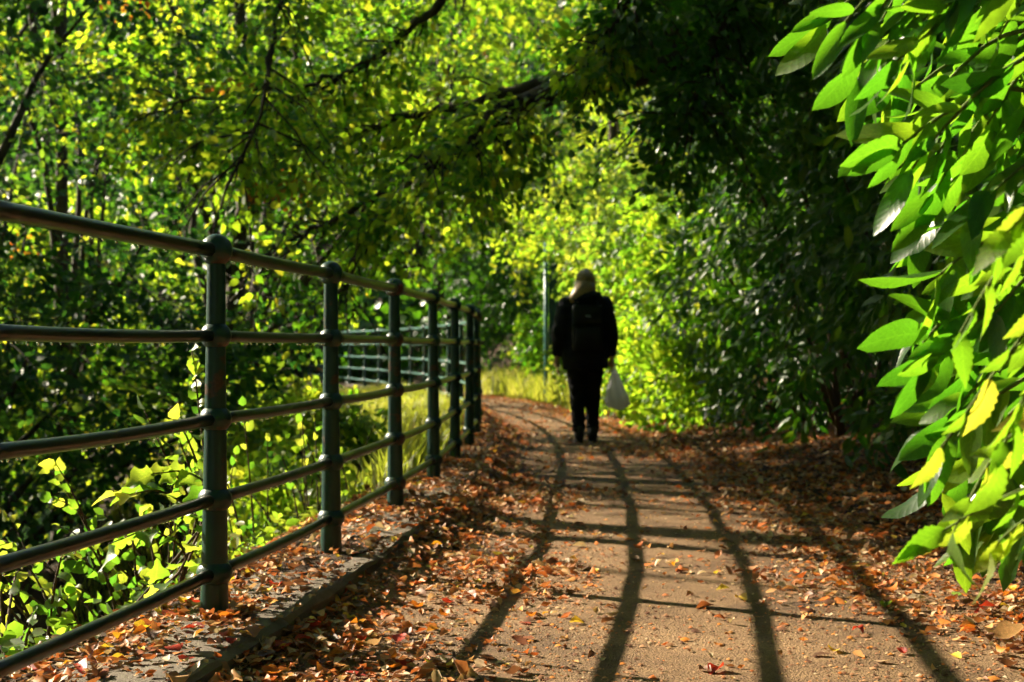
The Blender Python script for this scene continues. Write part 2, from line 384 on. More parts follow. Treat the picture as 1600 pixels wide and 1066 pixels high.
# coping kerb: a row of stones
kerb = bpy.data.objects.new('kerb', None); COL.objects.link(kerb); tag(kerb, kind='structure')
yk = -2.0; rk = random.Random(3)
while yk < 30:
    ln = rk.uniform(0.8, 1.05); n = 5; ya = np.linspace(yk + 0.006, yk + ln - 0.006, n)
    hgt = 0.096 + rk.uniform(-0.014, 0.006); off = rk.uniform(-0.02, 0.012)
    prof = [(-0.13, -0.05), (-0.13, hgt - 0.01), (-0.12, hgt), (0.217 + off, hgt), (0.235 + off, hgt - 0.016), (0.238 + off, -0.06)]
    V = []
    for y in ya:
        for k, (s, z) in enumerate(prof):
            V.append((float(railx(y)) + s + (rk.uniform(-.008, .008) if k > 2 else 0), y, z + (rk.uniform(-.006, .004) if k > 1 else 0)))
    np_ = len(prof); Q = []
    for a in range(n - 1):
        for b in range(np_ - 1): Q.append((a * np_ + b, a * np_ + b + 1, (a + 1) * np_ + b + 1, (a + 1) * np_ + b))
    me = bpy.data.meshes.new('kerb_stone')
    me.from_pydata(V, [], Q + [tuple(range(np_))[::-1], tuple(range((n - 1) * np_, n * np_))]); me.update()
    link('kerb_stone', me, M['kerb'], kerb)
    yk += ln

# ---------------------------------------------------------------- railing
def make_railing():
    root = empty('railing', (0, 0, 0), 'dark green post and rail metal railing along the kerb beside the path', 'railing')
    zb = 0.090; HR = [0.134, 0.359, 0.605, 0.860, 1.122]
    prof = [(0.045, -0.03), (0.0435, 0.02), (0.041, 0.10), (0.0375, 0.3), (0.034, 0.55), (0.030, 0.85), (0.0275, 1.10)]
    Vp, Qp, _ = lathe(prof, 18)
    post_me = MB().add(Vp, Qp).mesh('post'); post_me.materials.append(M['paint'])
    def knuckle(r, rz):
        pr = [(0, -rz)] + [(r * math.sin(a), -rz * math.cos(a)) for a in np.linspace(0.25, math.pi - 0.25, 9)] + [(0, rz)]
        V, Q, _ = lathe(pr, 18); me = MB().add(V, Q).mesh('knuckle'); me.materials.append(M['paint']); return me
    kn = [knuckle(0.056, 0.046), knuckle(0.053, 0.045), knuckle(0.050, 0.045), knuckle(0.048, 0.045), knuckle(0.050, 0.050)]
    rr = random.Random(9)
    P = list(zip(RAIL_X[1:-1], RAIL_Y[1:-1])); tops = []
    for x, y in P:
        p = link('post', post_me, None, root); p.location = (x, y, zb); p.rotation_euler = (rr.uniform(-.006, .006), rr.uniform(-.008, .008), rr.uniform(0, 6))
        for h, m in zip(HR, kn):
            k = link('knuckle', m, None, p); k.location = (0, 0, h)
    drops = []
    for a in range(len(P) - 1):
        (x0, y0), (x1, y1) = P[a], P[a + 1]
        for q, h in enumerate(HR):
            n = 9; t = np.linspace(0, 1, n)
            # rails follow the curve of the railing a little and sag by a few millimetres
            pts = np.stack([x0 + (x1 - x0) * t, y0 + (y1 - y0) * t, zb + h - 0.006 * np.sin(np.pi * t) * rr.uniform(0.2, 1.6)], -1)
            bend = np.sin(np.pi * t) * 0.012; pts[:, 0] -= bend * (-1 if y0 < 13 else 1) * 0
            rad = 0.0215 if q == 4 else 0.0185
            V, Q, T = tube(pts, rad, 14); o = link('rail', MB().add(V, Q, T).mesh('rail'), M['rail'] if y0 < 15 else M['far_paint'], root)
            if 0 < a < 5:
                for u in np.sort(RNG.uniform(0.02, 0.98, 26)):
                    k = u * (n - 1); k0 = min(int(k), n - 2); f = k - k0
                    c = pts[k0] * (1 - f) + pts[k0 + 1] * f; drops.append((c[0], c[1], c[2] - rad - 0.0015))
    # hanging rain drops
    mb = MB()
    V0, Q0, _ = lathe([(0, 0.004), (0.0018, 0.002), (0.0027, -0.001), (0.0018, -0.0034), (0, -0.0044)], 6)
    for c in drops: mb.add(V0 * RNG.uniform(0.8, 1.7) + np.array(c), Q0)
    m, t, out = newmat('rain_drop'); g = t.nodes.new('ShaderNodeBsdfGlass'); g.inputs['IOR'].default_value = 1.33; g.inputs['Roughness'].default_value = 0.05; t.links.new(g.outputs[0], out.inputs[0])
    tag(link('rain_drops', mb.mesh('rain_drops'), m, root), kind='stuff')
make_railing()

# ---------------------------------------------------------------- foliage machinery
HEX = (np.array([(0, 0, 0), (.28, .42, .10), (.68, .40, .10), (1, 0, -.06), (.68, -.40, .10), (.28, -.42, .10)]), [(0, 3, 2, 1), (0, 5, 4, 3)])
DIA = (np.array([(0, 0, 0), (.45, .5, .12), (1, 0, 0), (.45, -.5, .12)]), [(0, 2, 1), (0, 3, 2)])
LAN = (np.array([(0, 0, 0), (.22, .36, .12), (.6, .42, .14), (1, 0, -.25), (.6, -.42, .14), (.22, -.36, .12), (.5, 0, .05)]), [(0, 6, 2, 1), (6, 3, 2), (0, 5, 4, 6), (6, 4, 3)])

# places that the photograph shows in full sun: no foliage up-light of them
LIT = []
def lit(x, y, z, r, keep=0.03): LIT.append((x, y, z, r, keep))
def carve(P, keep=None):
    if not LIT: return np.ones(len(P), bool)
    ok = np.ones(len(P), bool); L = SUN / np.linalg.norm(SUN)
    rnd = RNG.random(len(P))
    for x, y, z, r, kp in LIT:
        d = np.array([x, y, z]) - P; t = d @ L; q = d - t[:, None] * L
        ok &= ~((np.linalg.norm(q, axis=1) < r) & (t > r + 0.25) & (rnd > (kp if keep is None else keep)))
    # the open stretch of bank before the far railing
    u = 800 + P[:, 0] / P[:, 1] * FPX; w = 540 - (P[:, 2] - CAMZ) / P[:, 1] * FPX
    ok &= ~((u > 505) & (u < 745) & (w > 512) & (w < 600) & (P[:, 1] > 7) & (P[:, 1] < 27))
    # the dim hollow under the trees where the path turns
    ok &= ~((u > 700) & (u < 800) & (w > 415 + 18 * np.sin(u / 23.0)) & (w < 570) & (P[:, 1] > 12) & (P[:, 1] < 33))
    return ok

def leaf_arrays(P, D, N, L, W, tone, shape=HEX, smooth=False):
    T, F = shape; D = nrm(D); Y = nrm(np.cross(N, D)); Z = np.cross(D, Y)
    nl = len(P); k = len(T)
    V = P[:, None] + T[None, :, 0, None] * L[:, None, None] * D[:, None] + T[None, :, 1, None] * W[:, None, None] * Y[:, None] + T[None, :, 2, None] * W[:, None, None] * Z[:, None]
    FF = {}
    for f in F: FF.setdefault(len(f), []).append(f)
    faces = [(np.arange(nl)[:, None, None] * k + np.array(v)[None]).reshape(-1, n) for n, v in FF.items()]
    return V.reshape(-1, 3), faces, np.repeat(tone, k)

def leaves_obj(name, data, mat, parent, shape=HEX, origin=None):
    P, D, N, L, W, tone = data
    if origin is not None: P = P - np.asarray(origin)
    V, F, tn = leaf_arrays(P, D, N, L, W, tone, shape)
    me = np_mesh(name, V, F, smooth=False, attrs={'tone': tn})
    return tag(link(name, me, mat, parent), kind='stuff')

def cat(parts):
    return tuple(np.concatenate([p[i] for p in parts]) for i in range(6))
def sel(d, m): return tuple(a[m] for a in d)

def sprays(C, D, N, length, width, n, leaf, jit=0.5, droop=0.15, aspect=0.62, tone=None, tone_var=0.3, thick=0.03, splay=0.75):
    """flat leafy sprays: M twigs with n leaves each"""
    Mn = len(C); D = nrm(D); S = nrm(np.cross(N, D)); N = np.cross(D, S)
    rep = lambda a: np.repeat(a, n, 0)
    u = RNG.random(Mn * n) ** 0.8; side = np.where(RNG.random(Mn * n) < 0.5, -1.0, 1.0)
    v = side * RNG.random(Mn * n) ** 0.9 * width * (0.35 + 0.65 * np.sin(np.pi * np.clip(u * 0.9 + 0.1, 0, 1)))
    ln = length if np.isscalar(length) else np.repeat(length, n)
    P = rep(C) + rep(D) * (u * ln)[:, None] + rep(S) * v[:, None] + rep(N) * RNG.normal(0, thick, Mn * n)[:, None]
    P[:, 2] -= droop * (u ** 2 * ln + np.abs(v) * 0.6)
    d = rep(D) * 0.6 + rep(S) * (side * splay)[:, None] + RNG.normal(0, 0.3, (Mn * n, 3)); d[:, 2] -= droop * 1.2
    nn = rep(N) + RNG.normal(0, jit, (Mn * n, 3))
    L = leaf * RNG.uniform(0.65, 1.2, Mn * n); W = L * aspect * RNG.uniform(0.85, 1.15, Mn * n)
    tb = RNG.random(Mn) * 0.75 if tone is None else tone
    t = np.clip(np.repeat(tb, n) + RNG.uniform(-tone_var, tone_var, Mn * n), 0, 0.9)
    return P, d, nn, L, W, t

def in_ellipsoid(n, c, r, shell=0.45):
    d = nrm(RNG.normal(size=(n, 3))); k = RNG.random(n) ** shell
    return np.asarray(c) + d * k[:, None] * np.asarray(r), d

def make_tree(name, label, base, height, crowns, group=None, leaf=0.085, trunk_r=0.16, lean=(0, 0), n_leaf=55, mat='beech', shape=HEX, spread=0.95, limbs=8, autumn=0.02, carve_it=True, catg='tree', tonebase=None, up=0.9, twigs=True, parts=0):
    """crowns: list of (centre, radii, sprays)"""
    base = np.array(base, float)
    root = empty(name, base, label, catg, group)
    top = base + np.array([lean[0], lean[1], height])
    mid = base + (top - base) * 0.5 + np.array([RNG.normal(0, .15), RNG.normal(0, .15), 0])
    tr = spline([base + (0, 0, -0.4), base + (top - base) * 0.12, mid, top], 14)
    V, Q, T = tube(tr - base, np.linspace(trunk_r * 1.25, trunk_r * 0.3, 14) * np.array([1.25] + [1] * 13), 10)
    link('trunk', MB().add(V, Q, T).mesh('trunk'), M['bark'], root)
    pieces = []; tw = MB(); ends = []
    for c, r, ns in crowns:
        C, dd = in_ellipsoid(ns, c, r)
        # nothing below the ground
        g = gz(C[:, 0], C[:, 1]) + 0.15; C[:, 2] = np.maximum(C[:, 2], g)
        axis = tr[-1, :2] * 0.3 + base[:2] * 0.7
        out = C - np.array([*axis, 0]); out[:, 2] = 0; out = nrm(out)
        D = out * 0.8 + RNG.normal(0, 0.45, (ns, 3)) + np.array([0, 0, -0.25])
        N = np.array([.3, -.45, up * .65]) + RNG.normal(0, 0.45, (ns, 3))
        ln = spread * RNG.uniform(0.6, 1.25, ns)
        tb = None if tonebase is None else np.clip(tonebase + RNG.normal(0, 0.12, ns), 0, 0.8)
        if tb is None: tb = RNG.random(ns) * 0.7
        s = sprays(C, D, N, ln, spread * 0.42, n_leaf, leaf, tone=tb)
        aut = np.repeat(RNG.random(ns) < autumn, n_leaf)
        s[5][aut] = RNG.uniform(0.9, 1.0, aut.sum())
        s = sel(s, gz(s[0][:, 0], s[0][:, 1]) < s[0][:, 2])
        if carve_it: s = sel(s, carve(s[0]))
        pieces.append(s)
        ends.append((C, nrm(D), ln))
    data = cat(pieces)
    if parts:
        m = front_leaves(data, parts, .05); leaf_objects(root, base, sel(data, m), 'hazel', 'beech_shade_part' if mat == 'alder' else 'beech_part'); data = sel(data, ~m)
    leaves_obj('crown', data, M[mat], root, shape, base)
    C = np.vstack([e[0] for e in ends]); Dn = np.vstack([e[1] for e in ends]); ln = np.concatenate([e[2] for e in ends])
    if twigs:
        keep = carve(C, 0.3)
        for c, d, l in zip(C[keep], Dn[keep], ln[keep]):
            pts = np.array([c - d * 0.25 * l + (0, 0, .02), c + d * l * 0.4, c + d * l * 0.95 - (0, 0, 0.1 * l)]) - base
            V, Q, _ = tube(pts, [0.008, 0.005, 0.002], 3, cap=False); tw.add(V, Q)
        tag(link('twigs', tw.mesh('twigs'), M['bark'], root), kind='stuff')
    # limbs reach from the trunk to the middle of the spray clusters
    idx = RNG.choice(len(C), min(limbs, len(C)), replace=False)
    for k in idx:
        e = C[k]; hrel = np.clip((e[2] - base[2]) / height - 0.25, 0.12, 0.9)
        kk = int(hrel * 13); s0 = tr[kk]
        m1 = s0 * 0.6 + e * 0.4 + np.array([RNG.normal(0, .15), RNG.normal(0, .15), 0.35]); m2 = s0 * 0.25 + e * 0.75 + RNG.normal(0, 0.12, 3) + (0, 0, .15)
        pts = spline([s0, m1, m2, e], 12) - base
        r0 = trunk_r * 0.42
        V, Q, T = tube(pts, np.linspace(r0, 0.012, 12), 7)
        link('branch', MB().add(V, Q, T).mesh('branch'), M['bark'], root)
    return root

lit(-5.4, 18, 3.8, 1.5, .05); lit(-3.0, 21.5, 5.4, 1.7, .05); lit(-6.2, 18.5, 5.5, 1.5, .05); lit(-8.5, 24, 6, 2.0, .08); lit(-1.2, 22, 3.6, 1.2, .05); lit(-4.5, 27, 6, 1.8, .06); lit(-1.5, 30, 6, 1.8, .06); lit(-4, 16.2, 4.6, 1.3, .1)
# sunlit targets ------------------------------------------------------------
for y in (2.2, 3.4, 4.6, 5.8, 6.6):
    for x in (-1.2, -0.2, 0.7, 1.5):
        if y < 5 or x < 1: lit(x, y, 0.1, 0.75)
for y, x in ((2.2, 1.0), (2.8, 0.9), (3.2, 1.3), (2.6, 1.5)):
    for z in (0.5, 1.1, 1.7, 2.2): lit(x, y, z, 0.55)
for y in (3, 4, 5, 6.2): lit(-1.5, y, 0.5, 0.8)
for y in (7.6, 8.6, 9.6, 10.6, 11.6):
    for x in (-.1, .55): lit(x, y, 0.05, 0.5, .27)
lit(1.05, 13.6, .5, .3, .2)
for y in (14, 16, 18, 20.5): lit(-1.6, y, 0.2, 0.9); lit(-2.8, y, 0.2, 0.9)
for y in (15, 16.3, 17.6, 18.9, 20.2, 21.5, 22.8, 24): lit(0.1 - 0.04 * (y - 15), y, 0, 0.8, .02); lit(.8 - 0.06 * (y - 15), y, 0, 0.7, .05)
for y in (15.0, 16.5, 18, 20, 22): lit(1.6 - 0.05 * (y - 15), y, 0.6, 0.8); lit(1.9 - 0.05 * (y - 15), y, 1.7, 0.8)
lit(0.6, 24.5, 0.5, 0.9); lit(-0.3, 25, 0.5, 0.9)
for x, z in ((0.2, 3.4), (1.4, 3.0), (2.2, 3.4), (0.7, 4.4), (1.9, 4.6), (1.2, 5.6), (2.4, 5.8)): lit(x, 25.6, z, 1.2, .01)
for y in (22, 24.6, 27.5, 30): lit(float(railx(y)), y, 0.7, 0.7)

# ---------------------------------------------------------------- single large leaves as parts
def detail_leaf(name, width_fn, nseg=8, curl=0.25, fold=0.18, teeth=0.0, wave=0.0, seed=0, twist=0.0):
    """unit-length leaf along +X, width along Y (scale Y for the width), midrib sunk; 3 columns of vertices"""
    rr = random.Random(seed); V = []; Q = []; T = []
    us = np.linspace(0, 1, nseg + 1)
    for k, u in enumerate(us):
        w = width_fn(u) * 0.5
        if teeth and 0 < k < nseg: w *= 1 + teeth * (1 if k % 2 else -1)
        z = -curl * (u ** 1.6) * 0.6 + curl * 0.15 * math.sin(u * 3.1)
        zz = fold * w
        x = u * (1 - 0.12 * abs(curl)); tw = twist * u
        for s in (-1, 0, 1):
            dz = (zz * abs(s)) + wave * math.sin(u * 9 + s * 1.3) * w * abs(s)
            V.append((x, s * w * math.cos(tw), z + dz + s * w * math.sin(tw)))
    for k in range(nseg):
        a = k * 3; b = a + 3
        Q += [(a, b, b + 1, a + 1), (a + 1, b + 1, b + 2, a + 2)]
    me = np_mesh(name, np.array(V), [np.array(Q)])
    return me
ell = lambda u: max(0.012, math.sin(math.pi * min(1, u ** 0.92)) ** 0.62)
lance = lambda u: max(0.012, math.sin(math.pi * u ** 0.7) ** 1.0)
ovate = lambda u: max(0.015, math.sin(math.pi * u ** 0.62) ** 0.85)
def lobed(u): return max(0.015, math.sin(math.pi * u ** 0.6) ** 0.8 * (0.82 + 0.28 * math.cos(u * 12.5)))
LEAVES = {
    'laurel': [detail_leaf('laurel_leaf', ell, 8, c, f, 0, wv, i, tw) for i, (c, f, wv, tw) in enumerate([(.15, .08, .02, 0), (.3, .12, .03, .35), (.5, .08, .05, -.4), (.05, .15, .02, .2), (.38, .06, .05, -.15), (.7, .1, .04, .5)])],
    'hazel': [detail_leaf('broad_leaf', ovate, 8, c, f, .07, wv, i, tw) for i, (c, f, wv, tw) in enumerate([(.2, .08, .05, 0), (.45, .12, .06, .5), (.1, .15, .05, -.5), (.7, .05, .08, .3)])],
    'lobed': [detail_leaf('lobed_leaf', lobed, 12, c, f, .06, wv, i, tw) for i, (c, f, wv, tw) in enumerate([(.25, .2, .1, 0), (.45, .3, .12, .3), (.1, .35, .15, -.3)])],
    'shoot': [detail_leaf('toothed_leaf', lance, 16, c, f, .10, wv, i, tw) for i, (c, f, wv, tw) in enumerate([(.35, .12, .06, 0), (.6, .1, .06, .4), (.2, .15, .06, -.4)])],
}
def leaf_objects(root, origin, data, kind, mat, name='leaf'):
    P, D, N, L, W, _ = data; D = nrm(D); Y = nrm(np.cross(N, D)); Z = np.cross(D, Y)
    meshes = []
    for me in LEAVES[kind]:
        key = me.name + '_' + mat
        m2 = bpy.data.meshes.get(key)
        if m2 is None:
            m2 = me.copy(); m2.name = key; m2.materials.clear(); m2.materials.append(M[mat])
        meshes.append(m2)
    for i in range(len(P)):
        o = bpy.data.objects.new(name, meshes[int(RNG.integers(len(meshes)))]); COL.objects.link(o); o.parent = root
        p = P[i] - origin
        mt = Matrix(((D[i, 0] * L[i], Y[i, 0] * W[i], Z[i, 0] * L[i], p[0]), (D[i, 1] * L[i], Y[i, 1] * W[i], Z[i, 1] * L[i], p[1]), (D[i, 2] * L[i], Y[i, 2] * W[i], Z[i, 2] * L[i], p[2]), (0, 0, 0, 1)))
        o.matrix_basis = mt

def in_view(P, m=40):
    px = 800 + P[:, 0] / np.maximum(P[:, 1], .1) * FPX; py_ = 540 - (P[:, 2] - CAMZ) / np.maximum(P[:, 1], .1) * FPX
    return (px > -m) & (px < 1600 + m) & (py_ > -m) & (py_ < 1066 + m) & (P[:, 1] > 0.5)

def front_leaves(data, k, cell=0.11):
    """the k leaves that show largest: the front-most leaf of every small cell of the view"""
    P = data[0]; v = in_view(P, -5)
    idx = np.nonzero(v)[0]
    if len(idx) == 0: return np.zeros(len(P), bool)
    a = np.floor(P[idx, 0] / P[idx, 1] / (cell / 10)).astype(int); b = np.floor((P[idx, 2] - CAMZ) / P[idx, 1] / (cell / 10)).astype(int)
    order = np.argsort(P[idx, 1]); seen = set(); pick = []
    for q in order:
        key = (a[q], b[q])
        if key in seen: continue
        seen.add(key); pick.append(idx[q])
    pick = np.array(pick); size = data[3][pick] / P[pick, 1]
    pick = pick[np.argsort(-size)[:k]]
    m = np.zeros(len(P), bool); m[pick] = True; return m

def make_shrub(name, label, base, crowns, catg='shrub', group=None, leaf=0.08, n_leaf=45, mat='hazel', part_mat='hazel_part', part_kind='hazel', parts=80, shape=HEX, spread=0.6, face=(-0.4, -0.5, 0.5), dirv=(0, 0, -0.3), stems=7, aspect=0.65, jit=0.55, tone=None, carve_it=False, droop=0.2, shell=0.35, stem_r=0.018):
    base = np.array(base, float); base[2] = float(gz(base[0], base[1]))
    root = empty(name, base, label, catg, group); ps = []; CC = []
    for c, r, ns in crowns:
        C, dd = in_ellipsoid(ns, c, r, shell)
        g = gz(C[:, 0], C[:, 1]) + 0.06; C[:, 2] = np.maximum(C[:, 2], g + RNG.random(ns) * 0.12)
        D = dd * 0.7 + np.array(dirv) + RNG.normal(0, 0.4, (ns, 3)); N = dd * 0.4 + np.array(face) + RNG.normal(0, 0.35, (ns, 3))
        tb = RNG.random(ns) * 0.8 if tone is None else np.clip(tone + RNG.normal(0, .15, ns), 0, .9)
        s = sprays(C - nrm(D) * spread * 0.4, D, N, spread * RNG.uniform(.6, 1.2, ns), spread * 0.35, n_leaf, leaf, jit=jit, droop=droop, aspect=aspect, tone=tb, thick=0.05)
        s = sel(s, s[0][:, 2] > gz(s[0][:, 0], s[0][:, 1]) + 0.01)
        if carve_it: s = sel(s, carve(s[0]))
        ps.append(s); CC.append(C)
    data = cat(ps); C = np.vstack(CC)
    if parts:
        m = front_leaves(data, parts); leaf_objects(root, base, sel(data, m), part_kind, part_mat); data = sel(data, ~m)
    leaves_obj('foliage', data, M[mat], root, shape, base)
    for k in RNG.choice(len(C), min(stems, len(C)), replace=False):
        e = C[k] - base; s0 = np.array([RNG.normal(0, .08), RNG.normal(0, .08), -0.08])
        pts = spline([s0, s0 * 0.7 + e * 0.3 + (0, 0, 0.12 * e[2]), s0 * .35 + e * 0.65 + (0, 0, 0.1 * e[2]), e], 10)
        V, Q, T = tube(pts, np.linspace(stem_r, 0.004, 10), 6); link('stem', MB().add(V, Q, T).mesh('stem'), M['twig'], root)
    return root

# ---------------------------------------------------------------- trees
G1 = 'trees on the far bank behind the railing'
# two broad trees left of the view shade the bend of the path
make_tree('shade_tree', 'tall broadleaf tree on the river bank left of the view', (-10.5, 15.4, -1.6), 10, [((-10.5, 15.6, 3.5), (2.4, 2.2, 3.8), 330), ((-10, 15.4, 8), (2.6, 2.2, 2.5), 120)], leaf=0.15, n_leaf=30, shape=DIA, trunk_r=0.25, limbs=6, twigs=False)
make_tree('shade_tree', 'second tall broadleaf tree on the river bank left of the view', (-10, 19.0, -1.6), 11, [((-10, 19, 4.2), (2.0, 1.9, 4.0), 330), ((-9.6, 19, 9), (2.6, 2.0, 2.5), 120)], leaf=0.15, n_leaf=30, shape=DIA, trunk_r=0.25, limbs=6, twigs=False)

make_tree('sky_block_tree', 'unseen tree added behind the viewer to keep sky light off the near path', (3.2, -3.0, .4), 8, [((0.6, 1.5, 6.6), (5.0, 6.5, 1.3), 620), ((3.4, -4, 4), (3.0, 3.0, 2.5), 150)], leaf=0.26, n_leaf=24, shape=DIA, trunk_r=.25, limbs=6, twigs=False, spread=1.4, carve_it=False)  # this and the next three: unseen, added to cut sky light
make_tree('sky_block_tree', 'unseen tree added further behind the viewer to block sky light', (-1.5, -9.0, 0), 8, [((-1, -9, 4.5), (7.5, 2.0, 5.0), 420), ((6, -5, 4), (2, 5, 4), 260), ((7, 3, 5), (2, 4, 3.5), 240)], leaf=0.34, n_leaf=24, shape=DIA, trunk_r=.25, limbs=6, twigs=False, spread=1.4, carve_it=False)
make_tree('sky_block_tree', 'unseen spreading tree added left behind the viewer to block sky light', (-6.5, -2.5, -1.5), 10, [((-7, -3, 4), (3.2, 2.6, 4.5), 260), ((-13, -1, 4), (3.2, 2.6, 5), 200)], leaf=0.32, n_leaf=22, shape=DIA, trunk_r=.25, limbs=6, twigs=False, spread=1.4)
make_tree('sky_block_tree', 'unseen high crowned tree added left of the viewer to block sky light', (-7.5, 4.0, -1.6), 10, [((-5, 5.5, 9.0), (4.5, 4.5, 1.3), 260), ((-12, 4, 10.5), (4.5, 5.5, 1.5), 220)], leaf=0.32, n_leaf=22, shape=DIA, trunk_r=.2, limbs=6, twigs=False, spread=1.4)
make_tree('shade_tree', 'third tall tree left of the view, unseen, added to shade the hedge', (-9.5, 13.0, -1.6), 11, [((-9.2, 12.9, 8.6), (2.4, 1.5, 2.3), 300)], leaf=0.16, n_leaf=30, shape=DIA, trunk_r=0.22, limbs=5, twigs=False)  # unseen, added to keep sun off the hedge
make_tree('shade_tree', 'fourth tall tree left of the view, unseen, added to darken the hedge', (-7.2, 14.2, -1.2), 9, [((-7.0, 14.0, 6.5), (1.5, 1.6, 2.6), 260)], leaf=0.16, n_leaf=30, shape=DIA, trunk_r=0.2, limbs=5, twigs=False)  # unseen, added to keep sky light off the hedge
for q, (tx_, ty_, th_, tr_) in enumerate([(-21, -9, 13, 3.4), (-23, -3, 14, 3.4), (-22, 3, 14, 3.2), (-23, 8.5, 14, 2.6), (-34, 17.5, 9, 3.4), (-37, 24, 10, 3.4), (-12, -11, 12, 3.2)]):
    make_tree('sky_belt_tree', ['nearest', 'second', 'third', 'fourth', 'fifth', 'sixth', 'seventh'][q] + ' unseen tree of the belt added at the left to block sky light', (tx_, ty_, -1.8), th_, [((tx_, ty_, th_ * .42), (tr_, tr_, th_ * .52), 300)], 'unseen trees added across the river to block sky light', leaf=.55, n_leaf=16, shape=DIA, trunk_r=.28, limbs=5, twigs=False, spread=1.9, carve_it=(q < 4))  # unseen belt, added to close off the open sky at the left
BG = [  # base x, y, height, crowns
 ('leafy tree with dark hanging boughs at the left edge behind the rails', (-5.4, 13.2), 6.5, [((-5.0, 13.0, 0.6), (1.9, 1.3, 2.0), 130), ((-4.6, 13.4, 3.2), (1.8, 1.4, 1.6), 90), ((-3.0, 13.0, .9), (1.2, 1.0, 1.6), 70)], 0.08),
 ('leafy tree with drooping boughs behind the nearest railing post', (-3.3, 16.5), 6.5, [((-3.2, 16.6, 1.6), (1.6, 1.3, 1.6), 110), ((-3.4, 16.4, 4.2), (2.0, 1.4, 1.8), 120), ((-1.5, 17.0, 3.0), (1.3, 1.0, 0.9), 60)], 0.08),
 ('bright yellow green tree at the upper left over the river', (-6.0, 19.0), 8.5, [((-5.8, 19.0, 3.6), (2.4, 1.6, 2.2), 150), ((-5.5, 19, 6.4), (2.6, 1.6, 1.8), 120), ((-6.0, 18.6, 0.4), (2.2, 1.4, 1.6), 90)], 0.085),
 ('tall tree behind the second railing post with sunlit upper boughs', (-4.3, 23.5), 9.5, [((-2.6, 22.4, 5.2), (2.4, 1.6, 2.6), 170), ((-1.2, 22.5, 3.6), (1.4, 1.2, 1.2), 80), ((-3.6, 22, 2.2), (1.5, 1.2, 1.3), 70)], 0.09),
 ('wide tree rising behind the yellow green tree at the left', (-9.3, 24.5), 10, [((-9.0, 24.5, 3.4), (2.8, 1.8, 3.4), 170), ((-8.5, 24.5, 7.5), (2.8, 1.8, 2.4), 110)], 0.10),
 ('tall tree on the far bank left of the bend', (-5.2, 28.0), 11, [((-5.0, 28, 5.0), (2.8, 1.8, 3.0), 170), ((-5.5, 28, 8.8), (2.6, 1.8, 2.0), 90), ((-6.0, 27.5, 1.8), (1.6, 1.4, 1.4), 50)], 0.10),
 ('tall tree behind the far railing at the bend', (-1.6, 31.0), 11, [((-1.4, 31, 5.4), (2.4, 1.6, 2.4), 140), ((-1.5, 31, 9.0), (2.6, 1.8, 2.2), 100)], 0.10),
 ('bright yellow tree catching the sun above the walker', (2.0, 27.0), 9, [((1.5, 26.4, 3.6), (1.9, 1.2, 1.4), 190), ((2.2, 26.8, 6.2), (2.2, 1.4, 1.8), 150), ((0.2, 26.2, 4.6), (1.2, 1.0, 1.2), 80)], 0.085),
 ('dim tree on the hill behind the bright yellow tree', (3.5, 33.0), 11, [((3.2, 33, 5.0), (3.0, 1.6, 4.0), 170), ((2.8, 33, 10), (3, 1.6, 2.4), 80)], 0.11),
 ('dim tree on the hill at the far left', (-13.5, 31.0), 11, [((-13, 31, 4.0), (3.0, 1.8, 4.0), 150), ((-12, 31, 9), (3, 1.8, 2.6), 90)], 0.11),
 ('dim tree on the hill between the two far bank trees', (-8.2, 35.0), 12, [((-8.2, 35, 5.5), (3.4, 1.8, 4.0), 150), ((-7.5, 35, 10.5), (3.4, 1.8, 2.6), 100)], 0.12),
 ('dim tree on the hill straight ahead over the bend', (-2.6, 38.0), 12, [((-2.6, 38, 7.5), (3.2, 1.8, 3.4), 140), ((-2.6, 38, 12), (3.4, 1.8, 2.4), 90)], 0.12),
 ('dark tree on the slope above the laurel hedge', (6.2, 24.0), 9, [((5.6, 24, 6.0), (2.4, 2.0, 3.0), 130), ((4.6, 22.5, 4.5), (1.8, 1.6, 2.2), 90)], 0.10),
]
for lab, (bx, by), hh, crowns, lf in BG:
    bright = 'bright' in lab
    make_tree('broadleaf_tree', lab, (bx, by, float(gz(bx, by))), hh, crowns, G1, leaf=lf * 1.3, n_leaf=50, spread=.85, trunk_r=0.14, limbs=9, mat='hazel' if 'yellow tree' in lab else 'alder' if ('dark' in lab or 'hill' in lab) else 'beech', tonebase=0.62 if bright else .42 if ('sunlit' in lab or 'wide' in lab or 'left of the bend' in lab or 'far railing' in lab) else None, parts=80 if by < 20 else 0, shape=HEX if by < 26 else DIA, autumn=0.0 if 'yellow tree' in lab else 0.012)  # sunlit trees get lighter leaf tones, shaded ones the darkened leaf

# undergrowth and far wood covering the hill
n = 66000; x = RNG.uniform(-28, 18, n); y = 34.5 + 30 * RNG.random(n) ** 1.3; P = np.stack([x, y, gz(x, y) + RNG.random(n) ** 2 * 2.2], -1)
dw = (P, RNG.normal(0, 1, (n, 3)) + np.array([0, 0, -.4]), RNG.normal(0, .5, (n, 3)) + np.array([.2, -.7, .5]), RNG.uniform(.2, .42, n), RNG.uniform(.16, .30, n), np.clip(fnoise(x, y, 3, 21) * .7 + RNG.uniform(-.15, .15, n), 0, .85))
tag(leaves_obj('far_wood', dw, M['laurel_dark'], None, DIA), 'dark green undergrowth covering the hillside behind the trees', 'undergrowth')
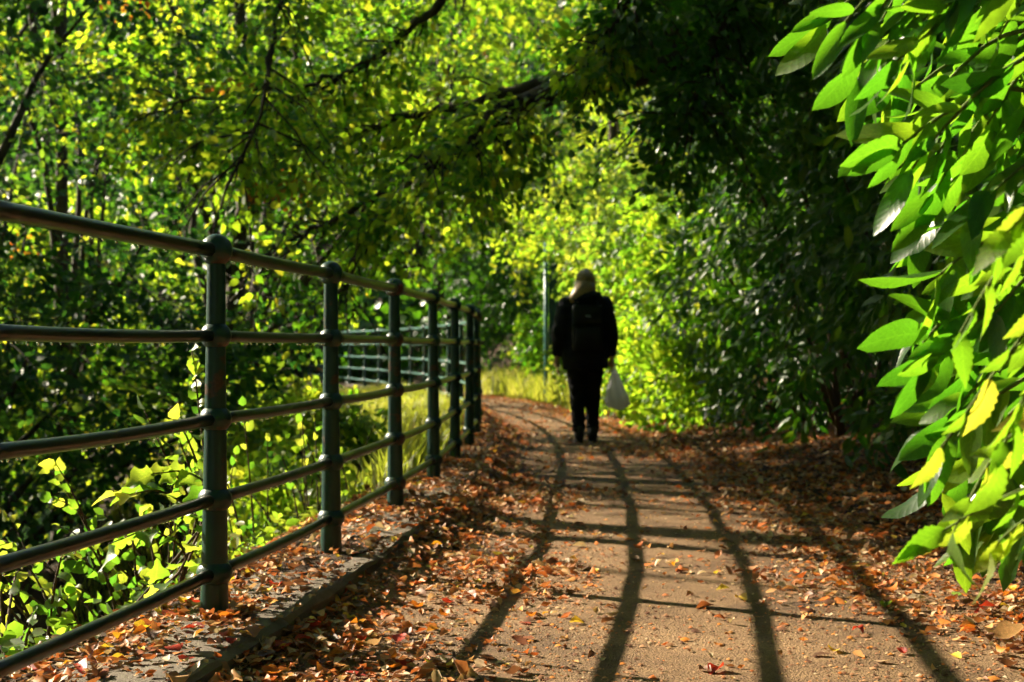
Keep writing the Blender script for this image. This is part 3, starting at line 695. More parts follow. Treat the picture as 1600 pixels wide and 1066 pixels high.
# the beech whose limbs cross over the path from the right
def limb(root, base, pts, r0, r1, n=18, sides=9, name='branch'):
    P = spline(pts, n); P[1:-1] += RNG.normal(0, 0.02, (n - 2, 3))
    V, Q, T = tube(P - base, np.linspace(r0, r1, n) * (1 + 0.12 * RNG.normal(0, .6, n)), sides); link(name, MB().add(V, Q, T).mesh(name), M['bark'], root); return P
def overhang():
    base = np.array([3.9, 12.5, float(gz(3.9, 12.5))])
    root = empty('overhanging_beech', base, 'large dark limbed beech arching over the path from the right', 'tree')
    limb(root, base, [base + (0, 0, -.5), base + (-.1, .1, 1.5), base + (-.3, 0, 3.6), base + (-.2, .1, 7)], 0.30, 0.12, 14, 14, 'trunk')
    tops = [base + (-.15, .05, 2.0), base + (-.3, 0, 3.4), base + (-.25, 0, 4.6), base + (-.2, 0.05, 5.6)]
    paths = [
        ([tops[0], at(1180, 60, 11.3), at(1000, 120, 10.8), at(850, 150, 10.6), at(760, 212, 10.6), at(640, 290, 10.8), at(560, 400, 11.2), at(520, 470, 11.4)], .135, .022),
        ([tops[1], at(1150, 20, 11.2), at(950, 115, 10.9), at(820, 140, 11), at(700, 170, 11.2), at(600, 195, 11.6), at(430, 250, 12)], .09, .015),
        ([tops[2], at(1000, -160, 11.6), at(760, -60, 11.8), at(640, 50, 12), at(560, 105, 12), at(400, 182, 12.2), at(300, 228, 12.4)], .065, .012),
        ([at(560, 105, 12), at(480, 130, 12), at(330, 150, 12.2), at(200, 190, 12.4)], .025, .008),
        ([at(640, 290, 10.8), at(560, 320, 10.9), at(470, 370, 11), at(400, 400, 11.2)], .03, .008),
        ([at(850, 150, 10.6), at(780, 170, 10.2), at(700, 240, 10), at(620, 250, 9.8)], .03, .008),
        ([tops[3], at(900, -300, 11), at(500, -120, 10.4), at(430, 60, 9.6), at(400, 200, 9.2), at(345, 330, 9.0)], .03, .004),
        ([tops[2], at(1100, -120, 10.2), at(980, 0, 9.8), at(940, 90, 9.6)], .05, .01),
        ([tops[1], at(1200, -40, 10), at(1120, 60, 9.6), at(1080, 180, 9.4)], .05, .01)]
    ps = []; tw = MB()
    for k, (pp, r0, r1) in enumerate(paths):
        P = limb(root, base, pp, r0, r1, 26)
        # side sprays along the outer two thirds
        ns = [40, 36, 36, 20, 18, 14, 28, 44, 48][k]
        i0 = 11 if k in (0, 1, 2) else 7 if k in (6, 7, 8) else 2
        f = RNG.uniform(i0, 25, ns); a = f.astype(int); C = P[a] + (P[np.minimum(a + 1, 25)] - P[a]) * (f - a)[:, None]
        T = nrm(P[np.minimum(a + 1, 25)] - P[a]); side = nrm(np.cross(T, [0, 0, 1.0])) * np.where(RNG.random(ns) < .5, -1, 1)[:, None]
        D = T * 0.55 + side * RNG.uniform(.2, .8, ns)[:, None] + RNG.normal(0, .35, (ns, 3)) + np.array([0, 0, -.25])
        N = np.array([0.3, -0.5, 0.55]) + RNG.normal(0, .4, (ns, 3))
        ln = RNG.uniform(.35, .85, ns)
        s = sprays(C, D, N, ln, .26, 44, .078, jit=.5, droop=.28, tone=RNG.random(ns) * .7)
        aut = np.repeat(RNG.random(ns) < .008, 44); s[5][aut] = RNG.uniform(.9, 1, aut.sum())
        ps.append(s)
        for c, d, l in zip(C, nrm(D), ln):
            V, Q, _ = tube(np.array([c, c + d * l * .5, c + d * l - (0, 0, .25 * l)]) - base, [.009, .006, .002], 4, cap=False); tw.add(V, Q)
    # high crown above the picture, shading the hedge and path, leaf tones lowered to deepen the shade
    C, dd = in_ellipsoid(420, (0.8, 12.4, 6.6), (4.6, 4.0, 1.9), .4)
    s = sprays(C, dd + RNG.normal(0, .4, (420, 3)), np.array([0, 0, .8]) + RNG.normal(0, .4, (420, 3)), 1.0, .45, 36, .12, tone=RNG.random(420) * .35); ps.append(s)
    # autumn bough
    C = np.array([at(450, 270, 12.0), at(430, 285, 12.0), at(490, 262, 12.0), at(470, 280, 12.1)])
    s = sprays(C, np.tile([(-.5, 0, -.4)], (4, 1)) + RNG.normal(0, .2, (4, 3)), np.tile([(0, -.8, .4)], (4, 1)), .35, .14, 34, .065, tone=np.full(4, .5)); s[5][:] = RNG.uniform(.94, 1, len(s[5])); ps.append(s)
    data = cat(ps); data = sel(data, carve(data[0]))
    uu = 800 + data[0][:, 0] / data[0][:, 1] * FPX; in_shade = (uu > 900 + 90 * np.sin(data[0][:, 2] * 5)) | (RNG.random(len(uu)) < .05)
    leaves_obj('crown_shade', sel(data, in_shade), M['laurel_dark'], root, HEX, base); data = sel(data, ~in_shade)  # crown leaves at the right, darkened to stand for deep shade
    m = front_leaves(data, 300, .05)
    leaf_objects(root, base, sel(data, m), 'hazel', 'beech_part'); leaves_obj('crown', sel(data, ~m), M['beech'], root, HEX, base)
    tag(link('twigs', tw.mesh('twigs'), M['bark'], root), kind='stuff')
overhang()

# ---------------------------------------------------------------- dark laurel hedge on the right verge
GH = 'dark laurels along the right of the path'
HEDGE = [((3.0, 6.4), 'dark cherry laurel behind the bright foreground leaves at the right', [((2.75, 6.4, 1.7), (.75, .9, 1.5), 130), ((2.9, 6.4, 3.4), (.8, .9, .9), 60)]),
         ((2.95, 8.0), 'dark cherry laurel second from the bright foreground leaves', [((2.7, 8.0, 1.8), (.75, .9, 1.5), 130), ((2.5, 8.0, 3.6), (.9, .9, 1.2), 130)]),
         ((2.8, 9.6), 'dark cherry laurel in the middle of the shaded hedge', [((2.6, 9.6, 1.9), (.75, .9, 1.5), 130), ((2.3, 9.6, 3.9), (1.0, .9, 1.3), 140)]),
         ((2.7, 11.3), 'dark cherry laurel with glinting leaves under the beech limb', [((2.5, 11.3, 1.9), (.8, .95, 1.5), 130), ((1.9, 11.2, 4.2), (1.2, .9, 1.4), 170)]),
         ((2.65, 13.1), 'half lit cherry laurel where the shaded hedge ends', [((2.35, 13.1, 1.7), (.8, .95, 1.4), 130), ((2.1, 13.2, 3.9), (1.0, .9, 1.3), 110)])]
for (bx, by), lab, cr in HEDGE:
    make_shrub('laurel_shrub', lab, (bx, by, 0), cr, 'shrub', GH, leaf=.125, n_leaf=34, mat='laurel_dark', part_mat='laurel_dark_part', part_kind='laurel', parts=150, shape=LAN, spread=.5, face=(-.6, -.5, .5), dirv=(-.35, -.15, -.55), aspect=.36, jit=.4, stems=8, droop=.35, stem_r=.03)
# ---------------------------------------------------------------- sunlit shrubs beyond the hedge
GS = 'sunlit shrubs along the right of the far path'
SUNNY = [((2.3, 14.7), 'sunlit yellow green shrub next to the dark laurels, right of the white bag', [((1.95, 14.8, .55), (.55, .7, .55), 70), ((2.05, 14.9, 1.5), (.6, .8, .8), 80)]),
         ((2.2, 16.5), 'sunlit yellow green shrub behind the white bag', [((1.75, 16.5, .6), (.6, .8, .6), 80), ((1.85, 16.5, 1.8), (.7, .9, 1.0), 100)]),
         ((2.0, 18.6), 'sunlit leafy shrub just right of the walker', [((1.5, 18.6, .7), (.6, .9, .7), 80), ((1.6, 18.6, 2.1), (.8, 1.0, 1.1), 120)]),
         ((1.7, 21.0), 'sunlit leafy shrub behind the shoulders of the walker', [((1.3, 21, .9), (.6, .9, .9), 90), ((1.4, 21, 2.6), (.9, 1.0, 1.2), 120)]),
         ((1.0, 24.6), 'glossy sunlit shrub beside the thin green post', [((.85, 24.9, 1.0), (.6, .8, .8), 80), ((1.1, 25, 2.3), (.6, .8, .9), 80)]),
         ((0.0, 27.0), 'low bright shrub on the bank left of the thin green post', [((.35, 26.6, 1.0), (.32, .6, .5), 45)])]
for (bx, by), lab, cr in SUNNY:
    q = int(by * 10) % 7; mm, pm, tn = {'sunlit yellow': ('hazel', 'hazel_part', .35), 'sunlit leafy': ('bramble', 'bramble_part', .55), 'glossy sunlit': ('laurel', 'laurel_part', .6), 'low bright': ('hazel', 'hazel_part', .3)}[' '.join(lab.split()[:2])]
    make_shrub('leafy_shrub', lab, (bx, by, 0), cr, 'shrub', GS, leaf=.09, n_leaf=40, parts=110, spread=.5, face=(.45, -.6, .2), tone=tn, mat=mm, part_mat=pm, jit=.7)
# shrubs on the outer bank seen through the railing
GB = 'shrubs on the bank behind the railing'
for (bx, by), lab, cr, p in [((-1.45, 9.6), 'bright low shrub behind the second and third railing posts', [((-1.5, 9.6, -.2), (.5, .8, .45), 70)], 120),
                          ((-1.7, 12.0), 'bright low shrub on the bank behind the third railing post', [((-1.75, 12.1, .12), (.65, .8, .42), 80)], 120),
                          ((-2.6, 14.4), 'bright bush beyond the railing left of the dry grass', [((-2.7, 14.4, .2), (.6, .8, .35), 60)], 100),
                          ((-3.1, 18.5), 'bushy green growth in front of the far railing', [((-3.6, 18.5, .25), (.6, .7, .4), 50)], 60),
                          ((-5.2, 24.0), 'bushy green growth at the left of the far railing', [((-5.2, 24, .4), (1.2, .8, .9), 90)], 40)]:
    make_shrub('bank_shrub', lab, (bx, by, 0), cr, 'shrub', GB, leaf=.075, n_leaf=46, parts=p, spread=.4, face=(.5, -.6, .3), tone=.5)
# dark undergrowth at the bend
for (bx, by), lab, cr in [((-1.0, 29.5), 'dark undergrowth under the trees at the bend of the path', [((-.7, 29.5, 1.8), (1.2, .8, 1.8), 130)]),
                          ((0.4, 30.0), 'dark undergrowth behind the thin green post', [((.5, 30, 2.2), (1.0, .8, 2.0), 100)])]:
    make_shrub('undergrowth', lab, (bx, by, 0), cr, 'shrub', None, leaf=.09, n_leaf=40, parts=0, mat='laurel_dark', shape=DIA, spread=.6, tone=.2)

# ---------------------------------------------------------------- foreground laurel, right
def twig_leaves(P, n, L, aspect, droop, facing, side_amt=.7, noise=.22, start=.15):
    """leaves set alternately along a twig polyline P"""
    m = len(P); out = []
    for k in range(n):
        f = start + (1 - start) * k / max(1, n - 1); q = min(f * (m - 1), m - 1.001); a = int(q)
        c = P[a] + (P[a + 1] - P[a]) * (q - a); t = nrm(P[a + 1] - P[a])
        s = nrm(np.cross(t, facing)) * (1 if k % 2 else -1)
        d = t * .7 + s * side_amt * (1 - .6 * f) + RNG.normal(0, noise, 3) + np.array([0, 0, -droop])
        nn = np.array(facing) + RNG.normal(0, .3, 3); l = L * RNG.uniform(.6, 1.15)
        out.append((c, d, nn, l, l * aspect * RNG.uniform(.85, 1.1), RNG.random()))
    return tuple(np.array([o[i] for o in out]) for i in range(6))

def foreground_laurel():
    base = np.array([2.2, 3.4, float(gz(2.2, 3.4))])
    root = empty('foreground_laurel', base, 'bright green glossy laurel leaves overhanging from the right edge in the foreground', 'shrub')
    bp = np.array([(-80, 1330), (60, 1345), (170, 1370), (230, 1400), (330, 1455), (440, 1480), (545, 1465), (650, 1475), (760, 1470), (830, 1500)], float)
    ps = []
    tips = []
    for k in range(84):
        py_ = -70 + 930 * (k + RNG.random()) / 84; b = np.interp(py_, bp[:, 0], bp[:, 1])
        px = b + (RNG.random() ** 1.0) * (1660 - b) if k % 3 else b + RNG.uniform(-25, 30)
        tips.append((px, py_, RNG.uniform(2.45, 3.3) if k % 3 else RNG.uniform(2.5, 2.9)))
    tips += [(1290, 35, 2.8), (1345, 120, 2.6), (1400, 30, 2.5), (1470, 20, 2.5)]
    for px, py_, d in tips:
        tip = at(px, py_, d)
        b0 = tip + np.array([RNG.uniform(.28, .42), RNG.uniform(.0, .25), RNG.uniform(.12, .38)])
        P = spline([b0, b0 * .6 + tip * .4 + (0, 0, .05), b0 * .2 + tip * .8 + (0, 0, .03), tip], 9)
        V, Q, T = tube(P - base, np.linspace(.0055, .002, 9), 6); link('twig', MB().add(V, Q, T).mesh('twig'), M['green_stem'], root)
        ps.append(twig_leaves(P, 9, .135, .275, .10, (.45, -.85, .0) if RNG.random() < .68 else (-.5, -.6, .6), .5, .22, .3))
        j = nrm(base + (-.1, 0, 1.0) - b0); V, Q, T = tube(spline([b0, b0 + j * .3 + (.12, .05, .05), base + (-.2, 0, max(.4, b0[2] * .6))], 8) - base, np.linspace(.006, .014, 8), 6)
        link('branch', MB().add(V, Q, T).mesh('branch'), M['twig'], root)
    data = cat(ps); m = front_leaves(data, 300, .015)
    if m.sum() < 300:
        rest = np.nonzero(~m)[0]; m[rest[:300 - m.sum()]] = True
    leaf_objects(root, base, sel(data, m), 'laurel', 'laurel_part')
    extra = [sel(data, ~m)]
    C, dd = in_ellipsoid(190, (1.62, 3.4, 1.35), (.6, .6, 1.35), .5)
    extra.append(sprays(C, dd * .5 + np.array([-.5, -.2, -.5]) + RNG.normal(0, .3, (190, 3)), np.array([-.4, -.6, .5]) + RNG.normal(0, .3, (190, 3)), .35, .12, 12, .125, jit=.35, droop=.3, aspect=.38, thick=.05))
    ex = cat(extra); u = 800 + ex[0][:, 0] / ex[0][:, 1] * FPX; w = 540 - (ex[0][:, 2] - CAMZ) / ex[0][:, 1] * FPX; ex = sel(ex, (u > np.interp(w, bp[:, 0], bp[:, 1]) + 60) & (w < 860))
    leaves_obj('foliage', ex, M['laurel'], root, LAN, base)
    for k in range(4):
        a = RNG.uniform(0, 6.28); e = base + np.array([.25 * math.cos(a) - .2, .25 * math.sin(a), 2.2])
        V, Q, T = tube(spline([base + (0.05 * k, 0, -.1), base + (e - base) * .4 + (.05, 0, 0), e], 10) - base, np.linspace(.028, .012, 10), 8); link('stem', MB().add(V, Q, T).mesh('stem'), M['bark'], root)
foreground_laurel()

def foreground_shoots():
    base = np.array([1.75, 2.75, float(gz(1.75, 2.75))])
    root = empty('toothed_shoots', base, 'soft toothed yellow green leaves hanging in front of the laurel at the right edge', 'shrub')
    spec = [((1630, 330), (1560, 420), (1500, 520), 2.1), ((1640, 480), (1570, 560), (1470, 700), 2.15), ((1640, 640), (1560, 700), (1490, 830), 2.2), ((1640, 740), (1540, 790), (1440, 850), 2.25),
            ((1650, 280), (1600, 330), (1560, 380), 2.0), ((1650, 780), (1590, 820), (1545, 860), 2.15), ((1640, 560), (1590, 640), (1560, 720), 2.05)]
    ps = []
    for a, b, c, d in spec:
        P = spline([at(*a, d) + (.15, .1, .1), at(*a, d), at(*b, d), at(*c, d)], 10)
        V, Q, T = tube(P - base, np.linspace(.004, .0015, 10), 6); link('twig', MB().add(V, Q, T).mesh('twig'), M['green_stem'], root)
        V, Q, T = tube(spline([base + (0.0, 0, -.05), base * .4 + P[0] * .6 + (.25, .1, .1), P[0]], 8) - base, np.linspace(.009, .004, 8), 6); link('stem', MB().add(V, Q, T).mesh('stem'), M['green_stem'], root)
        ps.append(twig_leaves(P, 7, .088, .40, .55, (.4, -.8, .1) if RNG.random() < .7 else (-.5, -.6, .5), .55, .22, .25))
    leaf_objects(root, base, cat(ps), 'shoot', 'shoot_part')
foreground_shoots()

# ---------------------------------------------------------------- plants just outside the near railing
def bank_plant(name, label, base, stems, L, kind, aspect=.7, nl=9, group=None):
    base = np.array(base, float); base[2] = float(gz(base[0], base[1])); root = empty(name, base, label, 'plant', group); ps = []
    for pts, n in stems:
        P = spline(pts, 12); V, Q, T = tube(P - base, np.linspace(.006, .0018, 12), 6); link('stem', MB().add(V, Q, T).mesh('stem'), M['twig'], root)
        ps.append(twig_leaves(P, n, L, aspect, .15, (.45, -.65, .25) if RNG.random() < .5 else tuple(RNG.normal(0, .6, 3) + np.array([-.2, -.4, .5])), .9, .4, .12))
    data = cat(ps); m = np.zeros(len(data[0]), bool); m[:300] = True
    leaf_objects(root, base, sel(data, m), kind, 'bramble_part')
    if (~m).any(): leaves_obj('foliage', sel(data, ~m), M['bramble'], root, HEX, base)
def g3(x, y, dz=0): return np.array([x, y, float(gz(x, y)) + dz])
b = g3(-1.12, 4.75)
bank_plant('tall_sprig', 'tall sunlit leafy sprig rising just left of the nearest full post', b, [([b, at(318, 760, 4.7), at(312, 650, 4.68), at(300, 548, 4.65)], 26), ([b, at(300, 800, 4.75), at(262, 720, 4.7), at(225, 640, 4.65)], 12), ([b, at(320, 790, 4.8), at(295, 690, 4.7), at(270, 655, 4.6)], 12)], .055, 'hazel', .75)
b = g3(-1.25, 4.5)
bank_plant('broad_leaf_sapling', 'large lobed sunlit leaves spreading left of the nearest full post', b, [([b, at(310, 840, 4.55), at(260, 770, 4.5), at(190, 775, 4.4)], 12), ([b, at(330, 800, 4.6), at(300, 740, 4.55), at(240, 740, 4.5)], 11), ([b, at(290, 880, 4.4), at(240, 830, 4.3), at(170, 850, 4.2)], 10)], .10, 'lobed', .78)
stems = []
for k in range(52):
    y = RNG.uniform(3.0, 5.6); s = -RNG.uniform(.38, .75); b0 = g3(float(railx(y)) + s, y, -.02)
    h = RNG.uniform(.22, .5); e = b0 + np.array([RNG.normal(-.12, .16), RNG.normal(-.1, .16), h]); stems.append(([b0, b0 * .6 + e * .4 + (0, 0, .08), b0 * .2 + e * .8 + (0, 0, .05), e], 9))
bank_plant('low_brambles', 'low bright bramble leaves below the rails at the bottom left', g3(-1.5, 4.0), stems, .055, 'hazel', .74)
stems = []
for k in range(44):
    y = RNG.uniform(5.0, 8.2); s = -RNG.uniform(.36, .8); b0 = g3(float(railx(y)) + s, y, -.02)
    h = RNG.uniform(.3, .85); e = b0 + np.array([RNG.normal(-.05, .16), RNG.normal(-.1, .16), h]); stems.append(([b0, b0 * .6 + e * .4 + (0, 0, .08), b0 * .2 + e * .8 + (0, 0, .05), e], 9))
bank_plant('bank_brambles', 'sunlit brambles behind the gap between the first two posts', g3(-1.3, 6.5), stems, .055, 'hazel', .74)

n = 9000; y = RNG.uniform(2.4, 12.5, n); x = railx(y) - RNG.uniform(.30, 1.7, n) ; P = np.stack([x, y, gz(x, y) + RNG.random(n) ** 2 * .14], -1)
tag(leaves_obj('ground_cover', (P, RNG.normal(0, 1, (n, 3)) * np.array([1, 1, .5]), RNG.normal(0, .45, (n, 3)) + np.array([.1, -.4, .8]), RNG.uniform(.03, .07, n), RNG.uniform(.025, .055, n), np.clip(fnoise(x, y, .5, 31) * .9, 0, 1)), M['bramble'], None, HEX), 'leafy ground cover on the slope just outside the railing', 'ground cover')
# ---------------------------------------------------------------- grass
def grass(name, label, n, xr, yr, h, mask, catg='grass'):
    x = RNG.uniform(*xr, n); y = RNG.uniform(*yr, n); k = mask(x, y); x, y = x[k], y[k]; n = len(x)
    z = gz(x, y); hh = h * RNG.uniform(.45, 1.2, n); a = RNG.uniform(0, 2 * np.pi, n); w = .006 + .004 * RNG.random(n)
    d = np.stack([np.cos(a), np.sin(a), np.zeros(n)], -1); b = RNG.uniform(0, 2 * np.pi, n); ln = np.stack([np.cos(b), np.sin(b), np.zeros(n)], -1) * (hh * RNG.uniform(.15, .7, n))[:, None]
    P0 = np.stack([x, y, z - .01], -1)
    V = np.stack([P0 - d * w[:, None], P0 + d * w[:, None], P0 + ln * .35 + d * w[:, None] * .8 + np.array([0, 0, 1]) * (hh * .6)[:, None], P0 + ln * .35 - d * w[:, None] * .8 + np.array([0, 0, 1]) * (hh * .6)[:, None], P0 + ln + np.array([0, 0, 1]) * hh[:, None]], 1).reshape(-1, 3)
    i = np.arange(n)[:, None] * 5
    me = np_mesh(name, V, [i + np.array([[0, 1, 2, 3]]), i + np.array([[3, 2, 4]])], False, {'tone': np.repeat(np.clip(fnoise(x, y, .5, 3) * .9 + RNG.uniform(-.2, .3, n), 0, 1), 5)})
    return tag(link(name, me, M['grass']), label, catg, kind='stuff')
grass('bank_grass', 'dry yellow green grass on the bank behind the railing', 42000, (-5, -.5), (8, 25), .22, lambda x, y: (x - railx(y) < -.16) & (x - railx(y) > -3.4) & ((y > 12) | (x - railx(y) > -.7)))
grass('verge_grass', 'bright long grass on the verge at the bend of the path', 22000, (-3, 3), (19, 29), .42, lambda x, y: (x - edgex(y) > -.05) & (x - edgex(y) < 1.6))

# ---------------------------------------------------------------- fallen leaves
def curled(seed, nu=4, nv=2):
    """unit fallen leaf: grid nu x nv cells, curled and twisted; returns V, Q"""
    rr = random.Random(seed); cu = rr.uniform(-.5, 1.3); cv = rr.uniform(.2, 1.5) * rr.choice([1, 1, -1]); tw = rr.uniform(-.6, .6); V = []
    for a in range(nu + 1):
        u = a / nu; w = .33 * math.sin(math.pi * min(.97, max(.05, u)) ** .8) ** .8
        for b in range(nv + 1):
            v = (b / nv * 2 - 1) * w * (1 + rr.uniform(-.12, .12))
            x = u - .5; z = cu * (x * x) * .8 + cv * v * v * 1.8 + tw * x * v
            V.append((x * (1 - .15 * abs(cu)), v * (1 - .3 * abs(cv) * abs(v)), z))
    Q = []
    for a in range(nu):
        for b in range(nv):
            i = a * (nv + 1) + b; Q.append((i, i + nv + 1, i + nv + 2, i + 1))
    V = np.array(V); V[:, 2] -= V[:, 2].min(); return V, np.array(Q)
TPL = [curled(k, 3 if k % 2 else 2, 2) for k in range(10)]

def scatter(n, dens):
    """fallen leaf positions by rejection against a density map"""
    y = 2.4 + (26 - 2.4) * RNG.random(n) ** 1.35; x = RNG.uniform(-1.9, 3.6, n)
    k = RNG.random(n) < dens(x, y); return x[k], y[k]
def dens(x, y):
    s = x - railx(y); r = x - edgex(y)
    left = sstep(-.62, -.3, s) * (1 - sstep(.35, 1.1, s * (1 + .8 * sstep(8, 13, y)) + (fnoise(x, y, .6, 6) - .5) * .9)) * np.where((s > .02) & (s < .26), np.clip(.35 + 1.1 * sstep(.35, .65, fnoise(x, y, .4, 45)) + .5 * sstep(5, 8, y), 0, 1), 1)
    right = sstep(-.75, -.05, r + (fnoise(x, y, .7, 7) - .5) * .7) * (1 - sstep(2.0, 3.0, r))
    mid = .035 + .10 * sstep(.55, .8, fnoise(x, y, .5, 8)) 
    mid = np.where((s > .2) & (r < .3), mid, 0)
    return np.clip(np.maximum(np.maximum(left, right * .95), mid), 0, 1) * (.45 + .55 * fnoise(x, y, .35, 9))
lx, ly = scatter(190000, dens)
ky = 2.4 + 14 * RNG.random(6000) ** 1.0; kx = railx(ky) + .25 + np.abs(RNG.normal(0, .10, 6000)); kq = RNG.random(6000) < sstep(.35, .65, fnoise(kx * 0, ky, .8, 41)) * .9 + .1; kx, ky = kx[kq], ky[kq]; lx = np.concatenate([lx, kx]); ly = np.concatenate([ly, ky])
n = len(lx); size = np.clip(RNG.lognormal(math.log(.027), .5, n), .008, .07)
lz = topz(lx, ly) + np.where(dens(lx, ly) > .4, RNG.uniform(.001, .014, n), .002)
sk = lx - railx(ly); lz += np.where(sk > .236, .035 * np.exp(-(sk - .236) / .07) * RNG.random(n) ** 1.3, 0)
tone = np.clip(RNG.beta(2.2, 1.9, n) * 1.0 + RNG.normal(0, .08, n), 0, 1)
px_ = 800 + lx / ly * FPX; py2 = 540 - (lz - CAMZ) / ly * FPX
vis = (px_ > 5) & (px_ < 1595) & (py2 < 1060)
score = np.where(vis, size / ly, 0); order = np.argsort(-score)
hero = np.zeros(n, bool); hero[order[:285]] = True
rotz = RNG.uniform(0, 2 * np.pi, n); tx = RNG.normal(0, .26, n); ty = RNG.normal(0, .26, n)
Vs = []; Qs = []; Ts = []; off = 0
for k, (V0, Q0) in enumerate(TPL):
    m = np.nonzero(~hero & (np.arange(n) % len(TPL) == k))[0]; q = len(m)
    V = V0[None] * size[m][:, None, None]
    c, s_ = np.cos(tx[m])[:, None], np.sin(tx[m])[:, None]; y_, z_ = V[..., 1] * c - V[..., 2] * s_, V[..., 1] * s_ + V[..., 2] * c
    x_ = V[..., 0]; c, s_ = np.cos(ty[m])[:, None], np.sin(ty[m])[:, None]; x_, z_ = x_ * c + z_ * s_, -x_ * s_ + z_ * c
    c, s_ = np.cos(rotz[m])[:, None], np.sin(rotz[m])[:, None]; x_, y_ = x_ * c - y_ * s_, x_ * s_ + y_ * c
    V = np.stack([x_ + lx[m][:, None], y_ + ly[m][:, None], z_ - z_.min(1, keepdims=True) + lz[m][:, None]], -1)
    Vs.append(V.reshape(-1, 3)); Qs.append((np.arange(q)[:, None, None] * len(V0) + Q0[None]).reshape(-1, 4) + off); Ts.append(np.repeat(tone[m], len(V0))); off += q * len(V0)
tag(link('leaf_litter', np_mesh('leaf_litter', np.vstack(Vs), np.vstack(Qs), True, {'tone': np.concatenate(Ts)}), M['litter']), 'brown and orange fallen leaf litter along both sides of the path', 'leaf litter', kind='stuff')

COLS = ['brown', 'russet', 'orange', 'red', 'tan', 'yellow', 'green']; PROB = [.22, .32, .17, .09, .14, .05, .01]
FM = {}
def fallen_mesh(k, c):
    if (k, c) not in FM:
        V0, Q0 = curled(k, 6, 4); me = np_mesh('fallen_leaf', V0, Q0, True); me.materials.append(FALL[c]); FM[k, c] = me
    return FM[k, c]
def fallen(x, y, z, sz, c, k, rz, label, group, rx=0, ry=0):
    o = bpy.data.objects.new('fallen_leaf', fallen_mesh(k, c)); COL.objects.link(o)
    o.location = (x, y, z); o.scale = (sz, sz, sz); o.rotation_euler = (rx, ry, rz); return tag(o, label, 'leaf', group)
for i in np.nonzero(hero)[0]:
    c = str(RNG.choice(COLS, p=PROB)); x, y = lx[i], ly[i]; s = x - railx(y); r = x - edgex(y)
    place = 'on the stone edging' if s < .25 else 'in the litter below the kerb' if s < 1.0 else 'on the bare path' if r < -.45 else 'in the litter right of the path'
    near_post = ['before the nearest post', 'by the nearest post', 'beyond the nearest post', 'by the second post', 'beyond the second post'][int(np.clip((y - 3.6) / .75, 0, 4))] if s < 1.0 else ['at the very front', 'towards the front', 'further along'][int(np.clip((y - 3.9) / .8, 0, 2))]
    place = f'{place}, {near_post}'
    lab = f'{"large" if size[i] > .058 else "small"} {c} fallen leaf {place}'
    fallen(x, y, lz[i] + .003, float(size[i]), c, int(i % 10), float(rotz[i]), lab, f'{lab.split()[0]} {c} leaves {place}', float(tx[i]) * .6, float(ty[i]) * .6)
def on_ground(px, py_):
    y = CAMZ * FPX / (py_ - 540)
    for _ in range(4):
        x = (px - 800) / FPX * y; z = float(topz(x, y)); y = (CAMZ - z) * FPX / (py_ - 540)
    return (px - 800) / FPX * y, y
for px, py_, sz, c, k, lab in [(902, 975, .055, 'yellow', 1, 'bright yellow fallen leaf alone on the bare path'), (820, 975, .05, 'red', 4, 'red brown fallen leaf left of the bright yellow one on the path'), (790, 912, .045, 'orange', 2, 'orange fallen leaf on the shadow stripe crossing the path'),
                               (1340, 990, .06, 'red', 5, 'bright red fallen leaf right of the path'), (1303, 1018, .065, 'yellow', 3, 'large crumpled yellow leaf below the bright red one'), (1378, 1036, .045, 'tan', 7, 'pale cream fallen leaf right of the crumpled yellow one'),
                               (1410, 1022, .05, 'red', 6, 'dark red fallen leaf near the bottom right corner'), (182, 1033, .06, 'yellow', 8, 'yellow fallen leaf on the edging at the bottom left'), (292, 1032, .055, 'red', 9, 'bright red fallen leaf on the edging near the bottom left'),
                               (1568, 1000, .15, 'tan', 2, 'big pale curled dead leaf at the bottom right'), (1520, 940, .09, 'tan', 5, 'long pale dead leaf lying under the laurel'), (700, 944, .055, 'red', 0, 'red fallen leaf left of the first shadow stripe'), (1122, 1008, .045, 'orange', 4, 'small orange fallen leaf near the bottom of the path'), (880, 1000, .03, 'tan', 3, 'small pale fallen leaf below the bright yellow one')]:
    x, y = on_ground(px, py_); fallen(x, y, float(topz(x, y)) + .004, sz, c, k, RNG.uniform(0, 6), lab, None, .15, .1)
# crumbs of broken leaf and grit on the path
n = 34000; y = 2.4 + 15 * RNG.random(n) ** 1.4; x = railx(y) + .25 + RNG.random(n) * (edgex(y) + .3 - railx(y) - .25); kk = RNG.random(n) < (.25 + .75 * sstep(.4, .7, fnoise(x, y, .45, 12))); x, y = x[kk], y[kk]; n = len(x)
sz = RNG.lognormal(math.log(.0055), .45, n); a = RNG.uniform(0, 6.28, n); z = pathz(x, y) + .001
U = np.array([(-.8, -.5, 0), (.9, -.35, .25), (.75, .5, 0), (-.7, .55, .35), (0, 0, .65)]); c, s_ = np.cos(a)[:, None], np.sin(a)[:, None]
V = np.stack([(U[None, :, 0] * c - U[None, :, 1] * s_) * sz[:, None] + x[:, None], (U[None, :, 0] * s_ + U[None, :, 1] * c) * sz[:, None] + y[:, None], U[None, :, 2] * sz[:, None] + z[:, None]], -1).reshape(-1, 3)
F3 = (np.arange(n)[:, None, None] * 5 + np.array([(0, 1, 4), (1, 2, 4), (2, 3, 4), (3, 0, 4)])[None]).reshape(-1, 3)
tag(link('path_crumbs', np_mesh('path_crumbs', V, F3, False, {'tone': np.repeat(RNG.random(n) ** 1.5 * .85, 5)}), M['litter']), 'tiny broken leaf crumbs scattered over the path', 'leaf crumbs', kind='stuff')

